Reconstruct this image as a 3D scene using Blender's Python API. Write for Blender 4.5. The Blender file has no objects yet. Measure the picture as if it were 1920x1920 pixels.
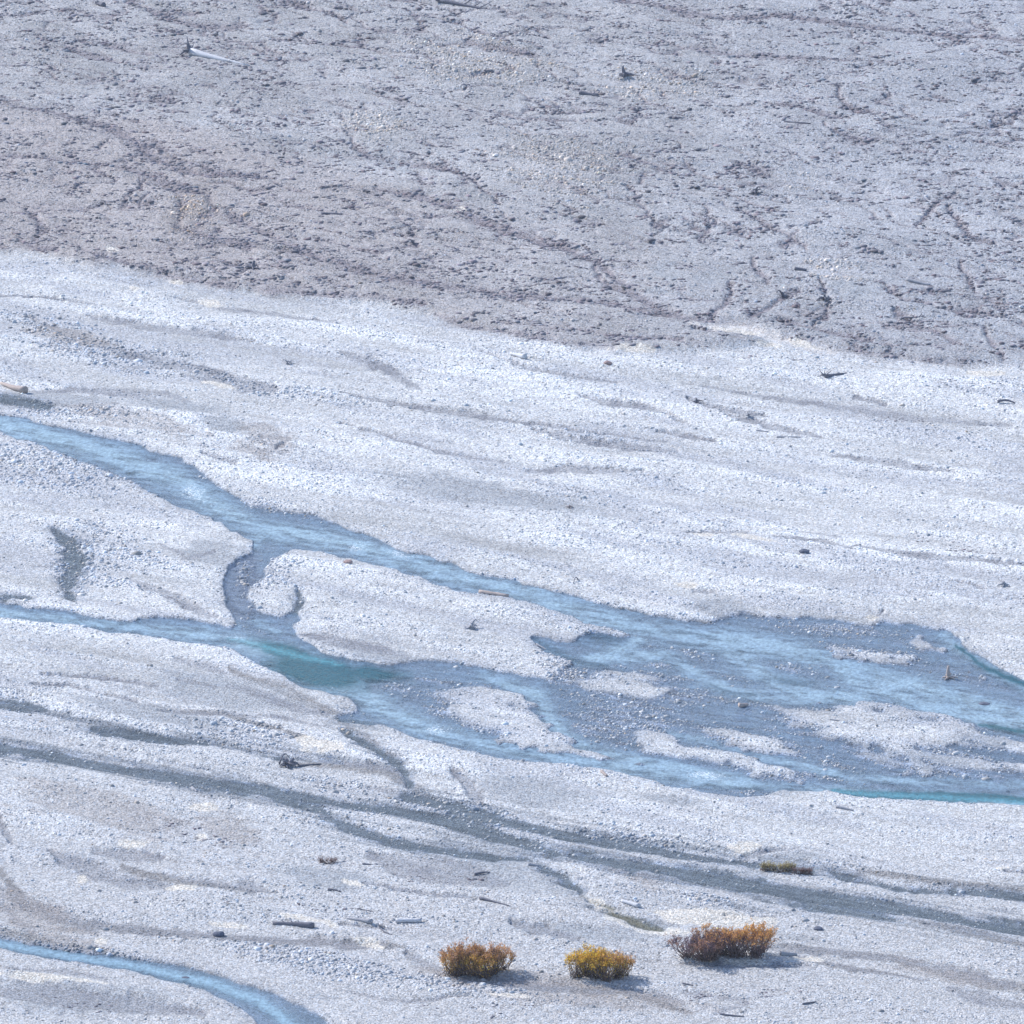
import bpy, math, random
import numpy as np
from mathutils import Vector, Matrix

# ------------------------------------------------------------------ camera, sky, sun, exposure
CAM_H = 162.0
PITCH = math.radians(15.0)
HALF = math.radians(3.0)
scene = bpy.context.scene
C = scene.collection

cam_d = bpy.data.cameras.new('camera')
cam = bpy.data.objects.new('camera', cam_d)
C.objects.link(cam)
cam.location = (0, 0, CAM_H)
cam.rotation_euler = (math.pi / 2 - PITCH, 0, 0)
cam_d.sensor_fit = 'HORIZONTAL'
cam_d.angle = 2 * HALF
cam_d.clip_start = 1.0
cam_d.clip_end = 20000
scene.camera = cam

SUN_DIR = Vector((-0.80, 0.60, 0)).normalized()
SUN_EL = math.radians(38)
world = bpy.data.worlds.new('World')
scene.world = world
world.use_nodes = True
wn = world.node_tree.nodes
sky = wn.new('ShaderNodeTexSky')
sky.sky_type = 'NISHITA'
sky.sun_disc = False
sky.sun_elevation = SUN_EL
sky.sun_rotation = math.atan2(SUN_DIR.x, SUN_DIR.y)
sky.altitude = 1400
world.node_tree.links.new(sky.outputs[0], wn['Background'].inputs[0])
wn['Background'].inputs[1].default_value = 0.15

sd = bpy.data.lights.new('sun', 'SUN')
sd.energy = 3.15
sd.angle = math.radians(0.5)
sd.color = (1.0, 0.955, 0.89)
sun = bpy.data.objects.new('sun', sd)
C.objects.link(sun)
sdir = Vector((SUN_DIR.x * math.cos(SUN_EL), SUN_DIR.y * math.cos(SUN_EL), math.sin(SUN_EL)))
sun.rotation_euler = sdir.to_track_quat('Z', 'Y').to_euler()
sun.location = sdir * 800

scene.view_settings.view_transform = 'Standard'
scene.view_settings.look = 'None'
scene.view_settings.exposure = 0.94
scene.view_settings.gamma = 1.0

random.seed(7)
rng = np.random.default_rng(11)

# ------------------------------------------------------------------ survey map <-> ground plane
# the river flat was surveyed on a 1920 x 1920 oblique sheet; F, SP, CP tie the sheet to metres on the ground
F = 960 / math.tan(HALF)
SP, CP = math.sin(PITCH), math.cos(PITCH)

def at(u, v):
    """sheet point -> world x, y on the ground (z = 0)"""
    dx = (np.asarray(u, float) - 960) / F
    dy = (960 - np.asarray(v, float)) / F
    zz = -SP + dy * CP
    yy = CP + dy * SP
    t = -CAM_H / zz
    return dx * t, yy * t

def sheet(x, y):
    dep = y * CP + CAM_H * SP
    up = y * SP - CAM_H * CP
    return 960 + F * x / dep, 960 - F * up / dep

def pxm(u, v):
    """metres per sheet unit (across) at a sheet point"""
    x, y = at(u, v)
    return (y * CP + CAM_H * SP) / F

# ------------------------------------------------------------------ noise
_tab = rng.random((16, 256, 256)).astype(np.float32)

def vnoise(x, y, seed=0):
    t = _tab[seed % 16]
    x = x + seed * 17.3
    y = y + seed * 9.7
    xi = np.floor(x); yi = np.floor(y)
    fx = (x - xi).astype(np.float32); fy = (y - yi).astype(np.float32)
    fx = fx * fx * (3 - 2 * fx); fy = fy * fy * (3 - 2 * fy)
    xi = xi.astype(np.int64) & 255; yi = yi.astype(np.int64) & 255
    x1 = (xi + 1) & 255; y1 = (yi + 1) & 255
    a = t[xi, yi]; b = t[x1, yi]; c = t[xi, y1]; d = t[x1, y1]
    return (a + (b - a) * fx) * (1 - fy) + (c + (d - c) * fx) * fy

def fbm(x, y, seed=0, octaves=4, gain=0.5):
    s = 0; a = 1.0; n = 0
    for k in range(octaves):
        s = s + a * vnoise(x * 2.03 ** k, y * 2.03 ** k, seed + k)
        n += a; a *= gain
    return s / n

def sstep(a, b, x):
    t = np.clip((x - a) / (b - a), 0, 1)
    return t * t * (3 - 2 * t)

def P(s):
    return [tuple(float(c) for c in q.split(',')) for q in s.split()]

# ------------------------------------------------------------------ terrain grid (world aligned)
X0, X1, Y0, Y1, SX, SY = -46.0, 46.0, 486.0, 778.0, 0.08, 0.19
gx = np.arange(X0, X1, SX); gy = np.arange(Y0, Y1, SY)
ext = np.array([0.5, 1.5, 4, 10, 25, 60, 140, 320, 700, 1500, 3500])
xs = np.concatenate([X0 - ext[::-1], gx, gx[-1] + ext])
ys = np.concatenate([Y0 - np.array([760, 560, 380, 200, 120, 60, 25, 10, 4, 1.5, 0.5.__float__()]), gy, gy[-1] + ext])
NX, NY = len(xs), len(ys)
GX, GY = np.meshgrid(xs, ys)          # shape NY, NX
U, V = sheet(GX, np.maximum(GY, 60))
U = U.astype(np.float32); V = V.astype(np.float32)
XF = GX.astype(np.float32); YF = GY.astype(np.float32)

# flow-aligned coordinates: the river runs down to the right of the sheet
FA = math.atan2(-0.66, 1.0)
def flow(x, y, ls, lc, ang=FA):
    ca, sa = math.cos(ang), math.sin(ang)
    return (x * ca + y * sa) / ls, (-x * sa + y * ca) / lc

# natural wobble of every outline
WU = (fbm(XF / 1.6, YF / 3.2, 1, 4) - 0.5) * 26 + (fbm(XF / .35, YF / .8, 3, 2) - 0.5) * 16
WV = (fbm(XF / 1.6, YF / 3.2, 5, 4) - 0.5) * 11 + (fbm(XF / .35, YF / .8, 7, 2) - 0.5) * 7
UW = U + WU; VW = V + WV

def block(u0, u1, v0, v1, m=45):
    """row / column range of the grid that covers a sheet box"""
    va, vb = max(v0 - m, -900), min(v1 + m, 2600)
    xa, ya = at(np.array([u0 - m, u1 + m, u0 - m, u1 + m]), np.array([va, va, vb, vb]))
    i0, i1 = np.searchsorted(ys, ya.min()), np.searchsorted(ys, ya.max())
    j0, j1 = np.searchsorted(xs, xa.min()), np.searchsorted(xs, xa.max())
    return slice(i0, i1), slice(j0, j1)

def poly(pts, soft=True):
    """inside mask of a sheet polygon"""
    if isinstance(pts, str): pts = P(pts)
    a = np.array(pts)
    I, J = block(a[:, 0].min(), a[:, 0].max(), a[:, 1].min(), a[:, 1].max())
    u = UW[I, J]; v = VW[I, J]
    ins = np.zeros(u.shape, bool)
    n = len(a)
    for k in range(n):
        (x1, y1), (x2, y2) = a[k], a[(k + 1) % n]
        if y1 == y2: continue
        c = ((v >= min(y1, y2)) & (v < max(y1, y2)))
        xc = x1 + (v - y1) * (x2 - x1) / (y2 - y1)
        ins ^= c & (u < xc)
    out = np.zeros(U.shape, np.float32)
    out[I, J] = ins
    return out

def line(pts, wobble=True, w0=None):
    """gaussian-like ridge along a polyline; pts = (u, v, halfwidth) ; returns 0..1 field"""
    if isinstance(pts, str): pts = P(pts)
    pts = [p if len(p) > 2 else (p[0], p[1], w0) for p in pts]
    out = np.zeros(U.shape, np.float32)
    for (x1, y1, r1), (x2, y2, r2) in zip(pts[:-1], pts[1:]):
        r = max(r1, r2)
        I, J = block(min(x1, x2), max(x1, x2), min(y1, y2), max(y1, y2), 3 * r + 18)
        u = U[I, J] + WU[I, J] * .6; v = V[I, J] + WV[I, J] * .5
        dx, dy = x2 - x1, y2 - y1
        t = np.clip(((u - x1) * dx + (v - y1) * dy) / (dx * dx + dy * dy + 1e-6), 0, 1)
        d = np.hypot(u - x1 - t * dx, v - y1 - t * dy)
        w = r1 + (r2 - r1) * t
        f = np.exp(-(d / w) ** 2 * 0.9).astype(np.float32)
        out[I, J] = np.maximum(out[I, J], f)
    return out

def blob(cx, cy, rx, ry, deg=0, p=2.0):
    out = np.zeros(U.shape, np.float32)
    r = max(rx, ry)
    I, J = block(cx - r, cx + r, cy - r * .8, cy + r * .8, 15)
    u = U[I, J] + WU[I, J] * .6 - cx; v = V[I, J] + WV[I, J] * .45 - cy
    ry = ry * 1.25
    a = math.radians(deg)
    x = (u * math.cos(a) + v * math.sin(a)) / rx
    y = (-u * math.sin(a) + v * math.cos(a)) / ry
    out[I, J] = np.exp(-np.abs(x * x + y * y) ** (p / 2)).astype(np.float32)
    return out

def blur(a, rx=1, ry=1, n=2):
    for _ in range(n):
        for ax, r in ((1, rx), (0, ry)):
            s = a.copy(); w = 1
            for k in range(1, r + 1):
                s += np.roll(a, k, ax) + np.roll(a, -k, ax); w += 2
            a = s / w
    return a

def many(fn, rows, op=np.maximum):
    out = np.zeros(U.shape, np.float32)
    for r in rows: out = op(out, fn(r) if isinstance(r, str) else fn(*r))
    return out

# ---- milky river channels
A_TOP = '-300,735 -150,760 0,780 60,788 110,800 165,812 220,825 270,840 320,852 365,872 395,900 430,925 470,944 530,957 590,967 640,982 700,1008 740,1025 800,1045 860,1062 900,1073 960,1087 1020,1103 1080,1120 1130,1133 1180,1142 1240,1155 1280,1160 1330,1164 1370,1160 1395,1149 1430,1156 1500,1158 1560,1161 1620,1170 1645,1172 1652,1163 1680,1168 1740,1176 1782,1182 1797,1202 1812,1222 1850,1236 1880,1252 1920,1272 2100,1350 2400,1480'
A_BOT = '2400,1540 2200,1520 1920,1508 1850,1504 1780,1502 1700,1499 1620,1492 1560,1485 1500,1480 1455,1478 1432,1492 1400,1494 1330,1483 1250,1470 1190,1456 1130,1440 1080,1434 1020,1429 960,1421 900,1412 840,1398 780,1380 735,1365 700,1355 668,1352 640,1350 628,1340 660,1335 690,1330 665,1318 640,1303 600,1291 556,1284 540,1270 520,1255 480,1240 445,1225 430,1215 380,1208 330,1200 280,1195 220,1185 160,1175 110,1168 50,1160 0,1158 -150,1150 -300,1140'
B_TOP = '-300,1110 -150,1125 0,1133 60,1137 120,1143 150,1152 190,1160 240,1163 300,1158 360,1160 410,1172 440,1180'
LEFT_BAR = '440,1168 428,1135 424,1105 418,1085 420,1068 430,1056 455,1045 475,1028 470,1010 440,997 410,980 375,962 330,945 280,920 240,898 200,882 150,865 120,850 80,838 40,822 0,808 -150,785 -300,765'
wet = poly(A_TOP + ' ' + A_BOT)
wet *= 1 - poly(LEFT_BAR + ' -300,1108 -150,1125 0,1133 60,1137 120,1143 150,1152 190,1160 240,1163 300,1158 360,1160 410,1172 440,1180')
ISLES = [
 '543,1028 570,1030 600,1034 640,1045 700,1058 740,1070 790,1085 840,1102 890,1112 920,1115 960,1122 1000,1134 1050,1150 1090,1162 1140,1176 1195,1192 1160,1194 1120,1186 1102,1188 1085,1203 1062,1206 1030,1198 995,1192 1012,1212 1045,1228 1076,1243 1062,1250 1060,1262 1045,1276 1000,1270 950,1260 900,1249 870,1240 835,1237 790,1240 740,1246 700,1246 660,1238 620,1225 590,1212 560,1195 548,1178 562,1162 545,1150 528,1160 500,1155 480,1140 467,1120 463,1102 480,1092 495,1076 508,1056 525,1040',
 '800,1296 850,1288 910,1286 960,1293 985,1308 1000,1335 1022,1352 1042,1376 1065,1390 1110,1406 1160,1418 1225,1431 1250,1437 1200,1434 1140,1425 1080,1412 1010,1400 960,1392 920,1379 890,1366 870,1352 850,1336 830,1318 806,1308',
 '1082,1282 1110,1266 1150,1256 1200,1266 1240,1278 1262,1292 1240,1304 1212,1318 1180,1318 1150,1306 1110,1296',
 '1185,1378 1210,1370 1245,1376 1290,1394 1350,1410 1400,1427 1450,1436 1500,1450 1470,1456 1420,1450 1380,1440 1330,1428 1260,1420 1215,1408 1190,1392',
 '1318,1368 1340,1364 1390,1372 1450,1384 1500,1400 1560,1418 1520,1424 1460,1414 1410,1406 1360,1392 1330,1380',
 '1518,1206 1545,1204 1580,1214 1640,1222 1700,1226 1745,1234 1700,1240 1640,1236 1600,1232 1560,1222',
 '1672,1191 1710,1189 1742,1196 1752,1205 1762,1219 1735,1216 1712,1206',
 '1786,1260 1830,1261 1862,1271 1902,1291 1880,1290 1840,1280 1800,1270',
 '1440,1318 1480,1320 1520,1330 1570,1322 1640,1318 1700,1324 1760,1332 1810,1348 1860,1372 1920,1392 2100,1430 2100,1448 1920,1412 1850,1406 1780,1404 1720,1402 1660,1396 1610,1390 1560,1384 1520,1366 1480,1346 1455,1330',
 '1560,1392 1620,1400 1700,1407 1780,1412 1850,1421 1920,1430 2100,1460 2100,1475 1920,1447 1840,1444 1760,1450 1700,1444 1640,1436 1600,1420',
 '1392,1452 1430,1448 1480,1456 1540,1466 1520,1470 1460,1464 1420,1460',
]
isl = np.zeros(U.shape, np.float32)
for s in ISLES[:1] : isl = np.maximum(isl, poly(s))
fr_ = fbm(*flow(XF, YF, 3.2, .55, FA + .05), 3, 4)
soft_ = np.zeros(U.shape, np.float32)
for s in ISLES[1:]: soft_ = np.maximum(soft_, poly(s))
soft_ = blur(soft_, 7, 4, 2)
isl = np.maximum(isl, (soft_ + (fr_ - .5) * 1.7 + (fbm(XF / .45, YF / .7, 9, 3) - .5) * 1.4 - .30 * sstep(.54, .60, fbm(*flow(XF, YF, 7.0, .6, FA + .1), 14, 4)) > .47) * (soft_ > .04))
wet *= 1 - isl
RIFF = [  # stony shallows: cobbles break the surface
 (1180,1345,130,32,12), (1120,1380,60,18,15), (870,1335,70,22,18), (1480,1248,75,12,8), (1375,1288,45,9,8), (1260,1235,60,20,5), (740,1290,60,18,10),
 (640,1320,50,14,15), (1430,1455,70,9,6), (1330,1390,60,12,14), (1540,1345,80,16,14), (1080,1268,50,12,-5), (1620,1225,120,14,5), (490,950,75,9,14),
 (400,905,26,10,35), (575,965,40,7,8), (480,1178,40,7,18), (455,1080,16,40,0), (470,1150,14,14,0), (1750,1460,170,9,3), (1560,1440,50,20,14), (1560,1180,120,10,3), (1150,1195,30,10,0), (1420,1482,60,7,2), (1640,1300,140,8,8), (1440,1395,80,9,12), (1290,1310,60,14,-5), (760,1335,40,10,15)]
riff = many(blob, RIFF)
zone = np.clip(blob(1440, 1320, 420, 130, 12, 4) + blob(860, 1330, 120, 60, 20, 4), 0, 1)
riff = np.clip(np.maximum(riff, 0) + .8 * soft_ * (1 - isl) + zone * sstep(.48, .66, fbm(*flow(XF, YF, 6.0, .8, FA + .1), 8, 4)) * .9, 0, 1)
# ---- streams inside the river: thick milky current
CORE = [
 [(-300,750,18),(0,794,20),(110,822,19),(220,852,20),(320,893,22),(400,940,22),(480,985,20),(560,1000,16),(640,1012,20),(740,1043,20),(860,1080,20),(960,1106,19),(1080,1142,19),(1180,1168,19),(1280,1188,20),(1400,1204,22),(1500,1222,20),(1560,1236,16),(1640,1262,17),(1740,1290,17),(1850,1325,16),(1920,1340,14),(2200,1400,14)],
 [(1560,1240,14),(1600,1270,20),(1680,1300,20),(1780,1332,16),(1920,1352,16),(2200,1410,15)],
 [(-300,1130,9),(0,1147,10),(150,1163,10),(280,1178,12),(400,1190,14),(450,1203,14),(530,1225,18),(600,1248,22),(660,1290,22),(740,1335,20),(820,1367,17),(900,1390,15),(1000,1410,12),(1120,1428,11),(1250,1452,12),(1350,1466,11),(1450,1471,8),(1560,1479,7),(1700,1490,9),(1800,1494,9),(1920,1500,8),(2300,1525,9)],
 [(900,1262,8),(960,1282,12),(1010,1305,16),(1035,1350,14),(1070,1388,13),(1130,1410,12),(1230,1432,11),(1330,1448,9),(1420,1462,8)],
 [(480,1005,8),(440,1060,5),(432,1090,6),(445,1130,6),(478,1160,5),(520,1185,5)],
 [(1200,1195,10),(1150,1222,12),(1100,1235,9),(1250,1225,11),(1300,1258,13),(1350,1285,11),(1400,1300,10),(1480,1308,12),(1600,1315,10)],
 [(1300,1190,12),(1400,1240,16),(1450,1275,15),(1520,1300,14),(1620,1305,12)],
 [(1770,1186,9),(1785,1206,8),(1810,1228,7),(1860,1250,7),(1920,1285,9),(2100,1360,9)],
 [(1250,1372,5),(1330,1388,7),(1420,1415,9),(1500,1432,9),(1600,1455,8),(1700,1462,7),(1850,1468,7),(2000,1475,7)],
]
core = blur(many(line, [(c,) for c in CORE]), 3, 2, 2)
core = np.clip(core * (.6 + .8 * fbm(*flow(XF, YF, 4.0, 1.2), 11, 4)), 0, 1)
pool = np.maximum.reduce([blob(595,1256,85,22,12), blob(540,1222,60,10,16), blob(700,1262,60,11,4) * .75, line([(1560,1483,4),(1640,1488,7),(1750,1493,8),(1850,1494,6),(1960,1500,4)]),
                          line([(1790,1208,3),(1830,1240,4),(1880,1262,6),(1925,1282,6)]) * .55, line([(1840,1358,3),(1900,1368,5),(1960,1375,5)]) * .6])
poolhi = line([(430,1198,4),(500,1212,5),(570,1230,5),(640,1244,3)])
dark_pool = np.maximum.reduce([line([(1000,1196,4),(1030,1212,8),(1060,1232,10),(1100,1244,6),(1140,1246,3)]), blob(1135,1196,38,11,4), blob(1480,1275,50,7,5), line([(1330,1280,3),(1370,1297,4),(1420,1302,3)])])

# ---- lower stream of milky water, bottom left
E = poly('-250,1715 0,1757 67,1770 133,1783 233,1797 333,1810 400,1827 450,1843 517,1863 567,1883 600,1907 640,1950 720,2030 560,2030 500,1950 477,1920 467,1900 433,1877 400,1863 350,1847 283,1827 200,1813 133,1800 67,1790 0,1777 -250,1740')
coreE = line([(-250,1728,9),(0,1767,9),(133,1791,8),(283,1815,8),(400,1843,11),(480,1872,12),(530,1905,14),(600,1980,20)])

# ---- clear shallow brooks: wet dark gravel under a film of water
BR = [
 [(-200,1385,10),(0,1405,12),(60,1412,13),(130,1425,10),(220,1440,8),(300,1455,10),(380,1468,12),(450,1478,11),(520,1490,12),(580,1500,12),(640,1510,7),(740,1522,7),(810,1535,9),(870,1548,11),(925,1566,12),(970,1583,11),(1010,1597,10),(1060,1605,9),(1110,1616,11),(1175,1627,12),(1280,1640,13),(1380,1660,17),(1450,1675,19),(1540,1690,20),(1620,1702,17),(1713,1711,12),(1813,1730,11),(1920,1750,15),(2100,1790,18)],
 [(480,1478,9),(540,1498,12),(600,1520,12),(660,1553,9),(707,1573,10),(773,1588,9),(850,1598,10),(920,1604,9),(1000,1612,5)],
 [(757,1490,6),(807,1502,8),(873,1520,10),(923,1533,10),(1007,1553,9),(1073,1570,9),(1173,1585,9),(1280,1602,8),(1347,1614,8),(1430,1622,8),(1513,1635,8),(1613,1653,7),(1680,1667,6),(1780,1673,5),(1920,1683,6),(2100,1700,7)],
 [(-150,1290,6),(0,1314,9),(60,1326,9),(133,1350,9),(200,1370,13),(260,1382,13),(310,1388,7),(400,1393,4),(480,1410,6),(550,1422,8),(640,1430,7)],
 [(1000,1615,5),(1045,1640,8),(1090,1672,7),(1110,1692,6),(1150,1712,7),(1200,1733,8),(1240,1745,6)],
 [(1290,1648,5),(1380,1672,6),(1450,1690,8),(1540,1704,9),(1600,1710,7)],
 [(-80,742,6),(0,748,6),(50,755,6),(95,761,4)],
 [(-60,1112,5),(0,1116,5),(70,1122,3)],
 [(100,990,4),(122,1015,12),(142,1045,20),(140,1075,20),(128,1105,14),(140,1125,6)],
 [(560,1112,6),(560,1135,7),(548,1160,4)],
 [(640,1345,7),(700,1352,5)], [(640,1370,3),(690,1398,6),(735,1420,8),(770,1470,8)],
 [(400,1450,3),(460,1462,4),(520,1478,4)],
]
BR = [[(p_[0], p_[1], p_[2] * 1.3) for p_ in c] for c in BR]
brook = many(line, [(c,) for c in BR])
br_wide = many(line, [([(p_[0], p_[1], p_[2] * 2.6 + 3) for p_ in c],) for c in BR])
br_thread = fbm(*flow(XF, YF, 6.5, .5, FA + .05), 13, 4)
brook_n = fbm(*flow(XF, YF, 3.0, .9), 9, 3)
brook = brook * np.clip(.30 + 1.3 * fbm(*flow(XF, YF, 9.0, 1.3), 5, 4), 0, 1.1)
bk = brook + (brook_n - .5) * .7 + (br_thread - .5) * 1.3 + (fbm(XF / .3, YF / .5, 2, 2) - .5) * .7
wetB = (bk > 0.62).astype(np.float32)
moist = sstep(.18, .80, brook + (brook_n - .5) * .6 + (br_thread - .5) * 1.5) * (brook > .02)
thread = br_wide * sstep(.52, .66, fbm(*flow(XF, YF, 8.0, .45, FA + .03), 4, 4)) * (V > 1200)
mud = line([(1095,1685,6),(1150,1712,8),(1200,1733,9),(1240,1745,7)])
wetE = E
wet_all = np.maximum(np.maximum(wet, wetE), wetB)

# ---- the old terrace (upper plain)
TER = poly('-9000,-9000 9000,-9000 9000,900 2500,760 2100,706 1920,693 1780,688 1700,680 1620,668 1550,654 1470,640 1400,620 1350,611 1290,611 1330,625 1400,643 1440,653 1380,658 1290,663 1200,663 1100,658 1020,650 960,638 900,625 850,612 800,590 720,567 640,563 560,560 470,550 420,545 360,535 300,520 240,506 170,506 110,490 70,478 0,474 -300,455 -2500,300')
TER[V < 0] = 1
ters = blur(TER, 3, 3, 2)
dTER = poly('-300,505 0,476 170,508 300,520 420,545 560,560 720,567 850,612 960,638 1100,660 1290,665 1470,640 1620,668 1920,693 1920,560 1400,480 900,400 300,230 -300,200')

LIN = [
 [(-50,195,4),(0,205,4),(60,215,5),(130,228,5),(200,245,7),(240,262,10),(272,290,13),(300,310,9),(340,325,7),(400,340,4)],
 [(-50,285,3),(0,298,3),(80,306,4),(160,312,4),(235,322,4)],
 [(235,322,6),(290,340,8),(335,370,8),(340,410,9),(335,440,10),(380,455,8),(470,475,7)],
 [(380,322,3),(410,336,5),(450,340,4),(520,345,3)],
 [(330,360,8),(390,370,8),(400,410,10),(360,445,12)],
 [(430,415,5),(500,450,6),(560,485,7),(640,508,8),(700,525,8),(760,538,8),(850,550,8),(960,563,8),(1050,572,7),(1130,576,5),(1200,590,6),(1270,605,6),(1340,612,6),(1400,622,5),(1450,640,5),(1500,650,6),(1560,661,6),(1620,670,5),(1750,686,5),(1840,692,4),(1920,697,4)],
 [(470,548,4),(560,556,5),(640,561,5),(720,567,5),(800,580,3)],
 [(820,596,3),(850,610,5),(900,622,5),(960,636,4),(1020,648,4),(1060,655,4),(1150,662,4)],
 [(655,265,3),(665,285,5),(690,300,5),(740,312,5),(850,330,4),(885,342,5),(905,365,4),(940,395,3)],
 [(700,370,3),(790,385,5),(850,402,7),(900,425,8),(950,440,7),(1000,456,7),(1060,475,6),(1120,498,6),(1150,530,7),(1190,560,8),(1230,585,6)],
 [(1112,505,4),(1125,535,6),(1180,560,8),(1240,590,8),(1280,604,6)],
 [(1170,360,3),(1200,392,4),(1222,420,3),(1225,435,5),(1255,425,3)],
 [(1388,402,4),(1420,422,4),(1450,440,4),(1480,458,4),(1512,475,4)],
 [(1310,462,4),(1330,440,4),(1345,425,3)],
 [(1412,495,4),(1420,520,5),(1440,540,5)],
 [(1368,540,4),(1370,565,6),(1350,590,6),(1330,607,5)],
 [(1405,605,5),(1440,590,4),(1478,563,5),(1500,558,4)],
 [(1540,545,4),(1558,570,4),(1550,600,5),(1530,620,4)],
 [(1140,0,5),(1170,10,8),(1230,22,7),(1290,36,7),(1380,46,5),(1450,42,4),(1520,48,5),(1580,56,5),(1660,64,5),(1740,74,5),(1830,80,4),(1930,88,4)],
 [(1290,102,4),(1350,110,4),(1420,118,5),(1500,124,4),(1620,128,3),(1740,136,3)],
 [(940,218,4),(960,228,3),(1010,231,4),(1080,233,2)],
 [(870,90,4),(900,98,4),(960,106,5),(1000,112,3)],
 [(1458,208,4),(1500,216,3),(1560,229,4),(1590,230,2)],
 [(1545,240,2),(1570,262,4),(1610,272,5),(1650,274,3)],
 [(1570,178,4),(1578,202,6),(1600,218,4),(1650,224,2)],
 [(1720,432,4),(1750,398,5),(1770,382,6),(1792,368,4)],
 [(1775,400,4),(1805,432,6),(1830,458,6),(1870,470,5)],
 [(1800,505,5),(1815,530,7),(1830,560,4)], [(1845,630,4),(1880,690,5)],
 [(240,5,3),(290,30,5),(350,50,5),(430,62,6),(460,55,4)],
 [(490,2,4),(530,12,4),(580,24,4),(650,50,3)],
 [(0,40,3),(120,30,3)], [(120,75,3),(200,92,4),(280,112,3)],
 [(40,460,5),(70,472,5),(110,478,3)], [(50,400,6),(85,440,8),(60,470,5)],
 [(150,480,4),(220,500,5),(280,512,4),(360,532,4),(440,546,4)],
 [(270,345,3),(250,372,4),(232,398,4)], [(280,372,2),(265,392,3)],
 [(420,80,2),(470,100,3),(540,130,2)], [(1280,320,3),(1330,345,3)],
 [(1040,620,2),(1150,640,3),(1280,650,3)], [(1300,628,3),(1380,640,3)],
 [(640,470,3),(700,490,4),(780,470,4),(750,450,3)], [(1160,300,3),(1240,330,3),(1300,345,2)],
 [(1460,610,3),(1560,635,4),(1640,650,3)], [(1680,600,4),(1760,640,4),(1820,665,3)],
 [(1560,0,2),(1610,15,3),(1660,35,3)], [(1820,50,4),(1850,64,3)], [(1900,240,4),(1860,250,4)],
]
lin = many(line, [(c,) for c in LIN])

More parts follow.
